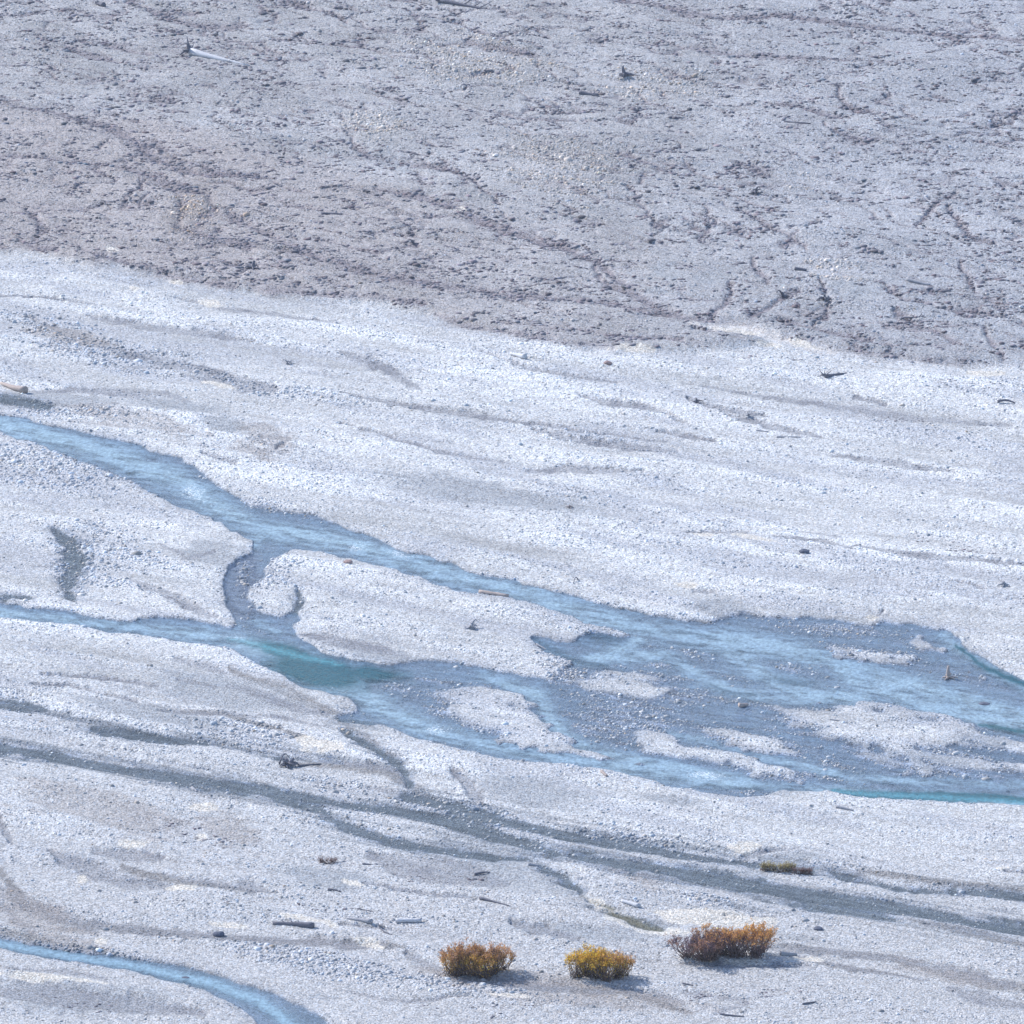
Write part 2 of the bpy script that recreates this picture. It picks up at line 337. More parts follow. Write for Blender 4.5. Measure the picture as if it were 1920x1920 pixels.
# ---- faint hollows and damp seams on the light bar, dark with wet fines
SEAM = [
 [(160,592,3),(260,612,5),(380,628,5),(480,640,3)], [(0,555,2),(100,562,3),(180,575,3)],
 [(330,560,2),(420,580,4),(520,590,3),(640,608,2)], [(230,690,3),(330,690,4)],
 [(60,600,4),(160,640,7),(260,670,7),(400,700,8),(520,730,6)],
 [(340,702,4),(400,714,8),(460,728,7),(520,735,3)],
 [(640,660,5),(700,680,8),(760,712,7),(790,735,3)],
 [(60,735,4),(160,732,4),(240,738,6),(320,742,5),(360,756,3)],
 [(490,820,4),(540,825,5),(520,845,4)], [(380,850,6),(440,870,7)],
 [(900,660,2),(980,690,3),(1060,705,3),(1160,720,3)],
 [(640,740,3),(740,760,4),(880,780,5),(1000,800,4),(1100,815,3),(1250,830,2)],
 [(1000,810,4),(1080,828,5),(1170,840,5),(1270,848,3)],
 [(1230,812,3),(1290,820,5),(1345,830,3)], [(1090,745,5),(1150,757,6),(1240,775,4),(1290,800,3)],
 [(990,884,4),(1060,882,6),(1140,884,5),(1210,886,2)],
 [(1560,855,3),(1620,862,5),(1700,874,6),(1790,888,4)],
 [(1290,720,2),(1400,740,3),(1540,760,4),(1620,772,5),(1720,786,5),(1900,800,4)],
 [(1600,745,5),(1660,760,6)], [(1290,750,4),(1360,770,6),(1440,785,3)],
 [(1360,780,4),(1440,800,6),(1540,820,4)],
 [(1600,1025,2),(1700,1040,5),(1800,1050,5),(1960,1065,4)], [(1720,1080,3),(1850,1105,4)],
 [(640,795,3),(820,850,4),(960,870,2)], [(1450,1005,3),(1540,1015,4),(1600,1030,3)],
 [(1290,1000,3),(1400,1000,4)], [(1500,995,2),(1580,1010,3)],
 [(1300,1110,5),(1340,1112,4)], [(1640,1160,5),(1660,1145,3)],
 [(60,1062,3),(100,1062,4)], [(240,1085,3),(290,1105,6),(350,1135,9),(400,1155,7)], [(300,1020,6),(340,1040,6)], [(340,1050,5),(400,1035,5)],
 [(60,1290,2),(130,1290,3),(260,1320,4)], [(330,1235,4),(380,1250,6),(420,1262,4)], [(430,1285,5),(500,1305,8),(560,1330,7),(620,1340,4)],
 [(330,1275,3),(420,1290,3)], [(80,1270,4),(200,1275,5),(300,1290,3)],
 [(300,1335,3),(400,1340,3),(520,1345,4),(620,1365,3)],
 [(560,1190,3),(620,1200,8),(680,1215,10),(740,1225,7)], [(710,1218,5),(770,1235,4)],
 [(600,1428,4),(700,1440,5),(760,1452,4)], [(690,1478,4),(740,1488,5),(800,1500,4)], [(850,1450,10),(900,1500,12),(880,1470,10)],
 [(0,1545,10),(20,1580,12)], [(90,1600,8),(150,1625,12),(240,1655,11),(330,1668,6)], [(180,1602,6),(250,1608,9),(310,1610,4)],
 [(300,1640,3),(400,1660,6),(480,1668,8),(520,1680,4)], [(-60,1640,10),(0,1670,12),(80,1710,14),(160,1735,10),(260,1745,7),(420,1760,6),(560,1765,6),(640,1775,6),(720,1775,5)],
 [(0,1700,10),(60,1750,10)], [(0,1860,12),(100,1870,16),(260,1890,14),(380,1905,10)], [(0,1818,3),(120,1822,4),(200,1836,3)],
 [(690,1600,10),(760,1630,18),(860,1640,20),(950,1660,14)], [(680,1660,6),(780,1678,5),(900,1690,4)],
 [(960,1735,8),(1020,1752,10),(1090,1770,6)], [(760,1790,6),(860,1835,9),(1000,1850,8),(1180,1860,8),(1280,1880,7)],
 [(1440,1780,5),(1560,1786,7),(1680,1798,6),(1780,1822,9),(1900,1850,9)], [(1500,1795,3),(1600,1818,3),(1740,1838,3)],
 [(1280,1808,4),(1400,1812,5),(1520,1812,3)], [(1780,1855,10),(1850,1875,12),(1930,1890,8)],
 [(1280,1860,4),(1400,1880,5),(1340,1900,6)], [(640,1860,2),(760,1880,3),(880,1870,3)],
 [(470,1180,3),(430,1170,3)], [(1395,1610,5),(1430,1600,4),(1500,1590,3)], [(1360,1720,3),(1450,1720,3)],
 [(640,1735,5),(760,1750,4)], [(1890,1635,4),(1930,1640,4)],
]
def taper(c, k_=1.25):
    return [(p_[0], p_[1], p_[2] * (k_ if 0 < i_ < len(c) - 1 else .55 * k_)) for i_, p_ in enumerate(c)]
seam = many(line, [(taper(c),) for c in SEAM])
TRAILS = [[(1450,1772,4),(1560,1787,7),(1680,1800,7),(1760,1822,9),(1850,1840,12),(1950,1862,14)],
 [(-40,1600,8),(0,1640,10),(50,1695,13),(130,1733,11),(260,1747,7),(420,1762,6),(560,1767,6),(680,1775,6),(760,1782,3)],
 [(0,1745,10),(90,1770,10),(200,1790,6)], [(840,1832,5),(920,1845,7),(1010,1852,6),(1120,1862,7),(1200,1868,8),(1290,1900,8)],
 [(1480,1795,3),(1580,1815,5),(1700,1830,4)], [(560,1432,4),(640,1440,6),(720,1450,8),(780,1480,8),(830,1515,6)], [(640,1355,5),(700,1395,8),(750,1430,9)],
 [(430,1255,6),(520,1290,9),(600,1325,8),(650,1345,6)], [(230,1630,7),(350,1660,7),(440,1668,6),(510,1680,3)], [(640,1405,4),(560,1380,4),(420,1340,4),(250,1325,3)],
 [(990,1625,6),(1040,1645,10),(1090,1675,9)], [(1600,1635,4),(1750,1655,5),(1930,1670,5)], [(1700,1725,5),(1850,1755,7),(1930,1775,8)]]
trail = many(line, [(taper(c, 1.2),) for c in TRAILS])
SAND = [(1185,662,45,5,2),(330,532,16,5,3),(395,570,25,5,5),(412,723,38,4,14),(250,545,10,4,0),(1405,1008,42,5,12),(1640,1160,14,5,0),(612,1400,34,9,14),(575,1395,18,12,30),
 (1330,1722,100,9,2),(1420,1730,40,7,-8),(380,1521,34,6,-3),(420,1735,35,5,3),(560,1725,50,4,8),(620,1735,20,5,20),(340,1668,35,4,2),(155,1650,10,7,20),(100,1838,110,5,5),
 (1120,1700,22,6,38),(1230,1750,45,6,8),(660,1660,24,6,15),(710,1780,14,4,3),(690,1770,18,5,10),(965,1872,45,4,3),(1510,1800,30,4,0),(1400,1808,40,4,0),(1400,1592,30,9,-12),
 (250,1590,30,5,0),(375,1575,14,7,0),(1880,1630,14,5,0),(190,1765,12,6,0),(1290,1100,25,5,5),(1850,705,40,5,0),(1440,655,30,4,0),(1500,650,40,5,12),(1380,630,50,7,8),(210,480,14,5,0),(860,405,14,4,0),(1720,410,10,3,0),(1320,1005,20,4,0)]
sand = many(blob, SAND)
SP_ = ['1235,1724 1300,1716 1350,1712 1400,1722 1455,1719 1464,1728 1430,1746 1380,1740 1320,1742 1250,1732', '588,1398 612,1391 645,1398 648,1412 615,1415 592,1412', '1105,1693 1125,1690 1150,1715 1190,1735 1250,1742 1300,1752 1240,1760 1190,1748 1140,1725']
spit = blur(poly('1285,614 1350,612 1410,621 1470,640 1580,664 1540,664 1480,655 1400,646 1330,632 1290,622'), 1, 1, 1)
sand = np.maximum(sand, blur(np.maximum.reduce([poly(q_) for q_ in SP_]), 1, 1, 1))
FINE = [(400,1035,60,22,0),(740,315,50,12,18),(490,52,25,9,10),(1350,1140,50,14,0),(700,1225,80,14,12),(100,750,130,12,2),(330,760,90,10,5),(1260,1500,60,8,5),(950,1640,120,30,10),(1000,1490,110,25,10),
 (430,1300,150,25,10),(300,1345,160,14,8),(1480,1615,70,12,-10),(1100,1755,120,14,4),(150,1875,180,26,5),(620,1650,90,18,8),(900,930,220,20,8),(420,800,50,12,10),(1700,1425,150,12,4),(1850,1390,60,8,5),(1560,88,50,6,4),(1730,250,60,12,5),(1340,530,40,10,0),(1250,520,30,16,20),(1600,560,60,10,5)]
fine = many(blob, FINE)
BROWN = [(210,780,110,18,12),(300,800,80,18,14),(500,825,50,22,25),(480,850,40,14,20),(60,1710,120,28,22),(120,1765,90,14,12),(200,1525,180,30,14),(360,400,50,50,40),(1420,1620,20,4,0),(950,1835,160,12,3),(1750,1825,130,12,12),(1200,1650,60,14,25),(120,635,90,14,10),(1230,1220,50,12,0),(1120,1880,200,14,4),(430,1560,60,25,20)]
brown = many(blob, BROWN)
COARSE = [(138,1060,40,55,0),(1050,330,140,50,10),(1230,170,120,25,5),(200,650,260,30,14),(120,770,120,14,4),(540,740,120,12,8),(1500,350,60,14,5),(1560,510,60,10,5),(700,250,60,20,5),(360,420,60,40,40),(60,870,200,40,10),(500,1070,60,40,0),(680,1490,120,12,12),(900,1530,120,18,14),(1150,1570,120,10,8),(600,1810,180,26,10),(200,1800,160,16,10),(440,1370,120,24,8),(1330,1690,60,14,8),(1050,1240,40,30,0),(180,1040,110,50,0),(860,1850,160,14,6),(900,130,150,40,5),(1560,530,60,12,8)]
coarse = many(blob, COARSE)

fa_ = fbm(*flow(XF, YF, 3.5, .7, FA + .1), 12, 4)
fb_ = fbm(XF / .5, YF / .9, 7, 3)
def frag(f, a, b, k1=.9, k2=.35):
    return sstep(a, b, f + (fa_ - .5) * k1 * (f > .02) + (fb_ - .5) * k2 * (f > .02)) * (f > .02)
trail = frag(trail, .2, .8, .8, .6)
sand = frag(sand, .34, .56, .6, .5); fine = frag(fine, .12, .9, .55, .3); brown = frag(brown, .25, .75, 1.1, .6)
seam = frag(seam, .12, .9, .5, .6); coarse = frag(coarse, .2, .7)
# threads of old drainage on the terrace and faint rills on the bar, from the crossing lines of a slow field
def rills(sx, sy, w_, seed, ang=FA):
    q_ = fbm(*flow(XF, YF, sx, sy, ang), seed, 3)
    out = np.exp(-((q_ - .5) / w_) ** 2)
    q2 = fbm(*flow(XF, YF, sx * .7, sy * .8, ang), seed + 5, 3)
    return np.maximum(out, .8 * np.exp(-((q2 - .55) / (w_ * .8)) ** 2)).astype(np.float32)
rill = rills(9, 3.6, .022, 3, FA - .25) * ters
rill2 = rills(14, 2.2, .016, 8) * (1 - ters)
lin = np.clip(np.maximum(lin * 1.1, rill * (.45 + .55 * sstep(.4, .6, fbm(XF / 7, YF / 12, 6, 2)))), 0, 1)
# ------------------------------------------------------------------ ground relief
LEVEL = -0.055
n_big = fbm(XF / 16, YF / 22, 2, 4)
st1 = fbm(*flow(XF, YF, 14.0, 2.6), 4, 4)
st2 = fbm(*flow(XF, YF, 5.0, 0.9, FA + .12), 6, 4)
st3 = fbm(*flow(XF, YF, 30.0, 4.5, FA + .05), 12, 4)
nf = fbm(XF / 0.42, YF / 0.5, 8, 3)
wets = blur(wet_all, 2, 2, 2)
wets_r = blur(np.maximum(wet, wetE), 2, 2, 2)
far_wet = blur(blur(wet_all[:, :], 6, 4, 2), 8, 4, 2)
near = np.clip(far_wet * 2.2, 0, 1)
dry = 0.10 + (n_big - .5) * .7 * (1 - near) + (st1 - .5) * .42 * (1 - .75 * near) + (st2 - .5) * .20 * (1 - .6 * near) + (nf - .5) * .07
dry = dry + ters * 0.40 + ters * ((st2 - .5) * .30 + (fbm(XF / 1.1, YF / 1.6, 13, 3) - .5) * .08)
dry = dry - lin * 0.15 * ters - rill2 * .05 * (1 - near) - seam * 0.16 - moist * .22 - fine * .05 * (1 - near)
floor_ = 0.02 + (nf - .5) * .04
dry = np.maximum(dry, floor_)
gentle = np.clip(blur(blur(wet_all, 5, 2, 2), 6, 3, 2) * 2.4, 0, 1)
dry = dry * (1 - gentle * .8) + floor_ * gentle * .8
moist2 = np.clip(moist * 1.2, 0, 1)
dry = dry * (1 - moist2) + (0.0 + (nf - .5) * .05) * moist2
dep = 0.05 + .25 * core * wet + .8 * pool + .30 * dark_pool + .18 * coreE
dep = dep * (1 - .8 * np.clip(riff, 0, 1) * (1 - .6 * core))
dep = np.where(wetB * (1 - wet) * (1 - wetE) > 0, 0.035 + .03 * brook, dep)
bed = np.where(wetB * (1 - wet) * (1 - wetE) > 0, -.02, LEVEL) - dep + (nf - .5) * .10 + (st2 - .5) * .10
bed = bed + .09 * riff * (fbm(XF / .5, YF / .7, 10, 3) - .42)
k = sstep(.25, .75, wets)
Z = dry * (1 - k) + bed * k
Z = Z.astype(np.float32)

# ------------------------------------------------------------------ ground colour (dry albedo, wet albedo, silt, moss and lichen tones)
def mixc(c, f, col):
    f = np.clip(f, 0, 1)[..., None].astype(np.float32)
    return c * (1 - f) + np.array(col, np.float32) * f

LIGHT = (.446, .451, .466)
col = np.empty(U.shape + (3,), np.float32); col[:] = LIGHT
col *= (1 + .65 * (st1 - .5))[..., None]
col *= (1 + .5 * (st2 - .5))[..., None]
col *= (1 + .30 * (st3 - .5))[..., None]
pat = fbm(*flow(XF, YF, 9.0, 2.2, FA - .1), 14, 4)
col = mixc(col, sstep(.50, .70, pat) * .6 * (1 - ters), (.325, .335, .37))
col = mixc(col, ters, (.296, .294, .308))
terv = (fbm(XF / 5, YF / 8, 15, 4) - .5)
col *= (1 + ters * terv * .5)[..., None]
rt = sstep(900, 1900, U) * ters
col = mixc(col, rt * .35, (.30, .32, .37))
warmT = blur(dTER, 8, 8, 2) * ters
col = mixc(col, warmT * .6 * sstep(1500, 300, U), (.30, .27, .27))
lo = sstep(1480, 1720, V) * (1 - ters)
col = mixc(col, lo * .8, (.352, .352, .366))
lo2 = sstep(1150, 1500, V) * sstep(1200, 500, U) * (1 - ters)
col = mixc(col, lo2 * .45, (.375, .378, .395))
col = mixc(col, coarse * .25 * (1 - ters), (.40, .41, .45))
col = mixc(col, trail * .9, (.195, .190, .195))
col = mixc(col, thread * .95, (.19, .205, .23))
col = mixc(col, spit * .9, (.47, .455, .45))
grain = fbm(XF / .16, YF / .2, 3, 2) - .5
col *= (1 + .35 * grain)[..., None]
patch = sstep(.5, .75, fbm(XF / 1.5, YF / 2.2, 11, 3))
col = mixc(col, lin * ters * (.7 + .25 * patch), (.175, .155, .175))
col = mixc(col, np.clip(fine * 1.5, 0, 1) * (.9 - .3 * ters), (.270, .283, .308))
col = mixc(col, np.clip(seam * 1.35, 0, 1) * (.62 + .35 * patch), (.195, .200, .225))
col = mixc(col, np.clip(brown * 1.3, 0, 1) * (.35 + .35 * pat), (.245, .225, .222))
col = mixc(col, np.clip(sand * 1.3, 0, 1) * .9, (.50, .472, .435))
wetcol = np.empty_like(col); wetcol[:] = (.150, .182, .240)
wetcol *= (1 + .5 * (st2 - .5) + .5 * grain)[..., None]
wb = np.clip(wetB, 0, 1)
wetcol = mixc(wetcol, wb * (1 - wet), (.135, .156, .184))
wetcol *= (1 + 1.5 * (fbm(*flow(XF, YF, 1.8, .22), 9, 3) - .5))[..., None]
wetcol = mixc(wetcol, mud, (.17, .165, .13))
damp = np.clip(blur(wet_all, 6, 3, 2) * (1.5 + .9 * zone) * (.5 + fb_), 0, 1)
kd = np.clip(np.maximum(sstep(.2, .7, wets), moist * .8 * (.6 + .6 * patch)) + (.48 + .2 * zone) * damp * (1 - wets), 0, 1)
col = col * (1 - kd[..., None]) + wetcol * kd[..., None]
col = np.clip(col, .01, .8)

# ------------------------------------------------------------------ materials
def newmat(name):
    m = bpy.data.materials.new(name); m.use_nodes = True
    n = m.node_tree.nodes; l = m.node_tree.links
    b = n['Principled BSDF']
    return m, n, l, b

def N(n, t, **kw):
    x = n.new(t)
    for k_, v in kw.items():
        if k_.startswith('i_'): x.inputs[k_[2:].replace('_', ' ')].default_value = v
        else: setattr(x, k_, v)
    return x

def attr(n, name):
    a = n.new('ShaderNodeAttribute'); a.attribute_name = name
    return a

# ground: albedo attribute broken up pebble by pebble
m_ground, n, l, b = newmat('river_gravel')
a = attr(n, 'albedo')
tc = n.new('ShaderNodeNewGeometry')
v1 = N(n, 'ShaderNodeTexVoronoi', i_Scale=11.0); l.new(tc.outputs['Position'], v1.inputs['Vector'])
v2 = N(n, 'ShaderNodeTexVoronoi', i_Scale=24.0); l.new(tc.outputs['Position'], v2.inputs['Vector'])
sep = n.new('ShaderNodeSeparateColor'); l.new(v1.outputs['Color'], sep.inputs[0])
mr = N(n, 'ShaderNodeMapRange'); mr.inputs['To Min'].default_value = .58; mr.inputs['To Max'].default_value = 1.42
l.new(sep.outputs[0], mr.inputs['Value'])
sep2 = n.new('ShaderNodeSeparateColor'); l.new(v2.outputs['Color'], sep2.inputs[0])
mr2 = N(n, 'ShaderNodeMapRange'); mr2.inputs['To Min'].default_value = .8; mr2.inputs['To Max'].default_value = 1.2
l.new(sep2.outputs[1], mr2.inputs['Value'])
mu = N(n, 'ShaderNodeMath', operation='MULTIPLY'); l.new(mr.outputs[0], mu.inputs[0]); l.new(mr2.outputs[0], mu.inputs[1])
vm = N(n, 'ShaderNodeVectorMath', operation='SCALE'); l.new(a.outputs['Color'], vm.inputs[0]); l.new(mu.outputs[0], vm.inputs['Scale'])
# faint warm / cool pebbles
tint = N(n, 'ShaderNodeMix', data_type='RGBA', blend_type='MIX'); tint.inputs['A'].default_value = (1.07, 1.0, .92, 1); tint.inputs['B'].default_value = (.94, 1.0, 1.06, 1)
l.new(sep.outputs[2], tint.inputs['Factor'])
mt = N(n, 'ShaderNodeMix', data_type='RGBA', blend_type='MULTIPLY'); mt.inputs['Factor'].default_value = 1
l.new(vm.outputs[0], mt.inputs['A']); l.new(tint.outputs['Result'], mt.inputs['B'])
l.new(mt.outputs['Result'], b.inputs['Base Color'])
b.inputs['Roughness'].default_value = .9
b.inputs['Specular IOR Level'].default_value = .2
bp = N(n, 'ShaderNodeBump', i_Strength=.8, i_Distance=.045); 
inv = N(n, 'ShaderNodeMath', operation='MULTIPLY'); inv.inputs[1].default_value = -1.0
l.new(v1.outputs['Distance'], inv.inputs[0]); l.new(inv.outputs[0], bp.inputs['Height'])
l.new(bp.outputs[0], b.inputs['Normal'])

# cobbles
m_stone, n, l, b = newmat('cobble_stone')
a = attr(n, 'albedo'); l.new(a.outputs['Color'], b.inputs['Base Color'])
b.inputs['Roughness'].default_value = .8; b.inputs['Specular IOR Level'].default_value = .3

# water: milky glacial melt, thickness attribute decides how much of the bed is veiled
m_water, n, l, b = newmat('glacial_water')
a = attr(n, 'albedo'); th = attr(n, 'murk'); rf = attr(n, 'foam')
g = n.new('ShaderNodeNewGeometry')
mp = N(n, 'ShaderNodeMapping'); mp.inputs['Rotation'].default_value = (0, 0, -FA); mp.inputs['Scale'].default_value = (1.3, 3.2, 1)
# rotate first so ripples stretch down-stream
rot = N(n, 'ShaderNodeVectorRotate', rotation_type='Z_AXIS'); rot.inputs['Angle'].default_value = .15
l.new(g.outputs['Position'], rot.inputs['Vector'])
sc = N(n, 'ShaderNodeVectorMath', operation='MULTIPLY'); sc.inputs[1].default_value = (1.7, 1.1, 1); l.new(rot.outputs[0], sc.inputs[0])
nz = N(n, 'ShaderNodeTexNoise', i_Scale=2.6, i_Detail=6.0, i_Roughness=.72); l.new(sc.outputs[0], nz.inputs['Vector'])
nz2 = N(n, 'ShaderNodeTexNoise', i_Scale=6.0, i_Detail=3.0, i_Roughness=.6); l.new(sc.outputs[0], nz2.inputs['Vector'])
cr = N(n, 'ShaderNodeMapRange'); cr.inputs['From Min'].default_value = .32; cr.inputs['From Max'].default_value = .68; cr.inputs['To Min'].default_value = .55; cr.inputs['To Max'].default_value = 1.5
l.new(nz.outputs[0], cr.inputs['Value'])
vs = N(n, 'ShaderNodeVectorMath', operation='SCALE'); l.new(a.outputs['Color'], vs.inputs[0]); l.new(cr.outputs[0], vs.inputs['Scale'])
fo = N(n, 'ShaderNodeMath', operation='ADD'); l.new(nz2.outputs[0], fo.inputs[0]); l.new(rf.outputs['Fac'], fo.inputs[1])
fr = N(n, 'ShaderNodeMapRange'); fr.inputs['From Min'].default_value = .98; fr.inputs['From Max'].default_value = 1.12
l.new(fo.outputs[0], fr.inputs['Value'])
mx = N(n, 'ShaderNodeMix', data_type='RGBA'); l.new(fr.outputs[0], mx.inputs['Factor']); l.new(vs.outputs[0], mx.inputs['A']); mx.inputs['B'].default_value = (.62, .68, .74, 1)
l.new(mx.outputs['Result'], b.inputs['Base Color'])
am = N(n, 'ShaderNodeMath', operation='MAXIMUM'); l.new(th.outputs['Fac'], am.inputs[0]); l.new(fr.outputs[0], am.inputs[1])
l.new(am.outputs[0], b.inputs['Alpha'])
b.inputs['Roughness'].default_value = .24; b.inputs['IOR'].default_value = 1.33; b.inputs['Specular IOR Level'].default_value = .14
bp = N(n, 'ShaderNodeBump', i_Strength=.6, i_Distance=.12); l.new(nz.outputs[0], bp.inputs['Height'])
bp2 = N(n, 'ShaderNodeBump', i_Strength=.5, i_Distance=.04); l.new(nz2.outputs[0], bp2.inputs['Height']); l.new(bp.outputs[0], bp2.inputs['Normal'])
l.new(bp2.outputs[0], b.inputs['Normal'])

def simple(name, c, rough=.85, var=.3, scale=6.0, stretch=(1, 1, 1)):
    m, n, l, b = newmat(name)
    t = n.new('ShaderNodeTexCoord'); mp = N(n, 'ShaderNodeMapping'); mp.inputs['Scale'].default_value = stretch
    l.new(t.outputs['Object'], mp.inputs['Vector'])
    nz = N(n, 'ShaderNodeTexNoise', i_Scale=scale, i_Detail=5.0); l.new(mp.outputs[0], nz.inputs['Vector'])
    r = N(n, 'ShaderNodeMapRange'); r.inputs['From Min'].default_value = .3; r.inputs['From Max'].default_value = .7
    r.inputs['To Min'].default_value = 1 - var; r.inputs['To Max'].default_value = 1 + var
    l.new(nz.outputs[0], r.inputs['Value'])
    v = N(n, 'ShaderNodeVectorMath', operation='SCALE'); v.inputs[0].default_value = c; l.new(r.outputs[0], v.inputs['Scale'])
    l.new(v.outputs[0], b.inputs['Base Color']); b.inputs['Roughness'].default_value = rough
    b.inputs['Specular IOR Level'].default_value = .2
    bp = N(n, 'ShaderNodeBump', i_Strength=.6, i_Distance=.03); l.new(nz.outputs[0], bp.inputs['Height']); l.new(bp.outputs[0], b.inputs['Normal'])
    return m
m_pale = simple('bleached_wood', (.50, .50, .53), stretch=(1, 6, 6))
m_grey = simple('grey_driftwood', (.30, .30, .33), stretch=(1, 6, 6))
m_dark = simple('dark_driftwood', (.135, .135, .165), stretch=(1, 6, 6))
m_tan = simple('tan_driftwood', (.36, .30, .28), stretch=(1, 6, 6))
m_twig = simple('shrub_twig', (.13, .095, .10))
m_rock = simple('boulder_rock', (.30, .22, .21))
m_rust = simple('rust_rock', (.42, .25, .20))
m_blue = simple('dark_rock', (.10, .11, .15))
m_leaf, n, l, b = newmat('autumn_leaf')
a = attr(n, 'albedo'); l.new(a.outputs['Color'], b.inputs['Base Color']); b.inputs['Roughness'].default_value = .7; b.inputs['Specular IOR Level'].default_value = .15
tr = n.new('ShaderNodeBsdfTranslucent'); l.new(a.outputs['Color'], tr.inputs['Color'])
ms = N(n, 'ShaderNodeMixShader'); ms.inputs[0].default_value = .45
l.new(b.outputs[0], ms.inputs[1]); l.new(tr.outputs[0], ms.inputs[2]); l.new(ms.outputs[0], n['Material Output'].inputs['Surface'])

# ------------------------------------------------------------------ mesh helpers
def tag(o, label=None, cat=None, group=None, kind=None):
    if label: o['label'] = label
    if cat: o['category'] = cat
    if group: o['group'] = group
    if kind: o['kind'] = kind
    return o

def np_mesh(name, co, faces, mat, colr=None, smooth=True, extra=None):
    """co (n,3); faces (m,k) one polygon size"""
    me = bpy.data.meshes.new(name)
    k_ = faces.shape[1]
    me.vertices.add(len(co)); me.vertices.foreach_set('co', np.ascontiguousarray(co, np.float32).ravel())
    me.loops.add(faces.size); me.loops.foreach_set('vertex_index', np.ascontiguousarray(faces, np.int32).ravel())
    me.polygons.add(len(faces))
    me.polygons.foreach_set('loop_start', (np.arange(len(faces)) * k_).astype(np.int32))
    me.polygons.foreach_set('use_smooth', np.full(len(faces), smooth))
    me.update(calc_edges=True)
    if colr is not None:
        at_ = me.color_attributes.new('albedo', 'FLOAT_COLOR', 'POINT')
        c4 = np.ones((len(co), 4), np.float32); c4[:, :3] = colr
        at_.data.foreach_set('color', c4.ravel())
    for nm, arr in (extra or {}).items():
        at_ = me.attributes.new(nm, 'FLOAT', 'POINT'); at_.data.foreach_set('value', np.ascontiguousarray(arr, np.float32).ravel())
    me.materials.append(mat)
    o = bpy.data.objects.new(name, me); C.objects.link(o)
    return o

co = np.stack([GX, GY, Z], -1).reshape(-1, 3)
idx = np.arange(NX * NY).reshape(NY, NX)
quads = np.stack([idx[:-1, :-1], idx[:-1, 1:], idx[1:, 1:], idx[1:, :-1]], -1).reshape(-1, 4)
ground = np_mesh('ground', co, quads, m_ground, col.reshape(-1, 3))
tag(ground, kind='structure')

# water sheets: only where a channel lies
def water(name, mask, level, colw, murk, foam):
    m = mask > 0.01
    q = m[:-1, :-1] | m[:-1, 1:] | m[1:, 1:] | m[1:, :-1]
    f = quads.reshape(NY - 1, NX - 1, 4)[q]
    used, inv_ = np.unique(f, return_inverse=True)
    c = co[used].copy(); c[:, 2] = level + .02 * (fbm(c[:, 0] * 1.2, c[:, 1] * 1.0, 4, 2) - .5)
    o = np_mesh(name, c, inv_.reshape(-1, 4), m_water, colw.reshape(-1, 3)[used], True,
                {'murk': murk.ravel()[used], 'foam': foam.ravel()[used]})
    return tag(o, kind='structure')

cw = np.empty_like(col); cw[:] = (.165, .238, .330)
cw = mixc(cw, core * (1 - .3 * zone) * (.25 + .75 * fbm(*flow(XF, YF, .8, .4), 2, 4)), (.262, .362, .425))
cw = mixc(cw, np.clip(pool * 1.9, 0, 1), (.0, .058, .085))
cw = mixc(cw, poolhi * .45, (.10, .33, .40))
cw = mixc(cw, line([(1560,1482,3),(1680,1489,5),(1800,1497,5),(1920,1503,5)]) * .5, (.10, .31, .40))
cw = mixc(cw, dark_pool, (.055, .095, .14))
foam_n = fbm(XF / 2.5, YF / 4, 1, 3)
murk = .50 + .38 * core + .75 * pool + .5 * dark_pool - .25 * riff * (1 - core)
murk = murk * (1 + 1.5 * (fbm(*flow(XF, YF, .9, .45), 7, 4) - .5) + .5 * (fbm(*flow(XF, YF, 5, .9), 3, 3) - .5)) 
link = np.clip(blob(452, 1095, 40, 62, 0, 4) * 1.4, 0, 1)
cw = mixc(cw, link * .8, (.165, .205, .295))
murk = murk * (1 - .45 * link)
murk = np.clip(np.maximum(murk, pool * 1.1), .06, .98)
FO = [(760,1040,30,8,10),(640,1000,40,8,5),(360,925,60,18,20),(310,890,40,12,15),(450,1195,40,7,8),(980,1104,25,5,5),(1420,1462,60,5,2),(1330,1452,50,5,5),(1065,1385,18,9,30),(1560,1238,14,4,0),(1345,1325,16,5,-20),(620,1285,70,12,15),(830,1370,40,8,8),(1740,1310,12,4,0),(660,1030,20,6,0),(470,960,30,12,10),(1640,1490,60,3,2)]
foam = np.clip(.20 * core * sstep(.4, .7, foam_n) + .20 * many(blob, FO), 0, .34) * (1 - .8 * pool) + .18
water('river', blur(wet, 1, 1, 1), LEVEL, cw, murk, foam)
cE = np.empty_like(col); cE[:] = (.20, .30, .40); cE = mixc(cE, coreE * .5, (.28, .42, .50))
water('stream', blur(wetE, 1, 1, 1), LEVEL, cE, np.clip(.25 + .6 * coreE, 0, .9), .15 + .18 * coreE)
cB = np.empty_like(col); cB[:] = (.10, .13, .16); cB = mixc(cB, mud, (.12, .12, .085))
water('brook', blur(wetB * (1 - wetE) * (1 - wet), 1, 1, 1), -.03, cB, np.clip(.12 + .2 * brook, 0, .5) * np.ones_like(U), 0 * U + .05)

# sampling of grid fields at free points
def samp(field, x, y):
    j = np.clip(np.searchsorted(xs, x) - 1, 0, NX - 2); i = np.clip(np.searchsorted(ys, y) - 1, 0, NY - 2)
    tx = np.clip((x - xs[j]) / (xs[j + 1] - xs[j]), 0, 1); ty = np.clip((y - ys[i]) / (ys[i + 1] - ys[i]), 0, 1)
    if field.ndim == 3: tx = tx[:, None]; ty = ty[:, None]
    return (field[i, j] * (1 - tx) + field[i, j + 1] * tx) * (1 - ty) + (field[i + 1, j] * (1 - tx) + field[i + 1, j + 1] * tx) * ty

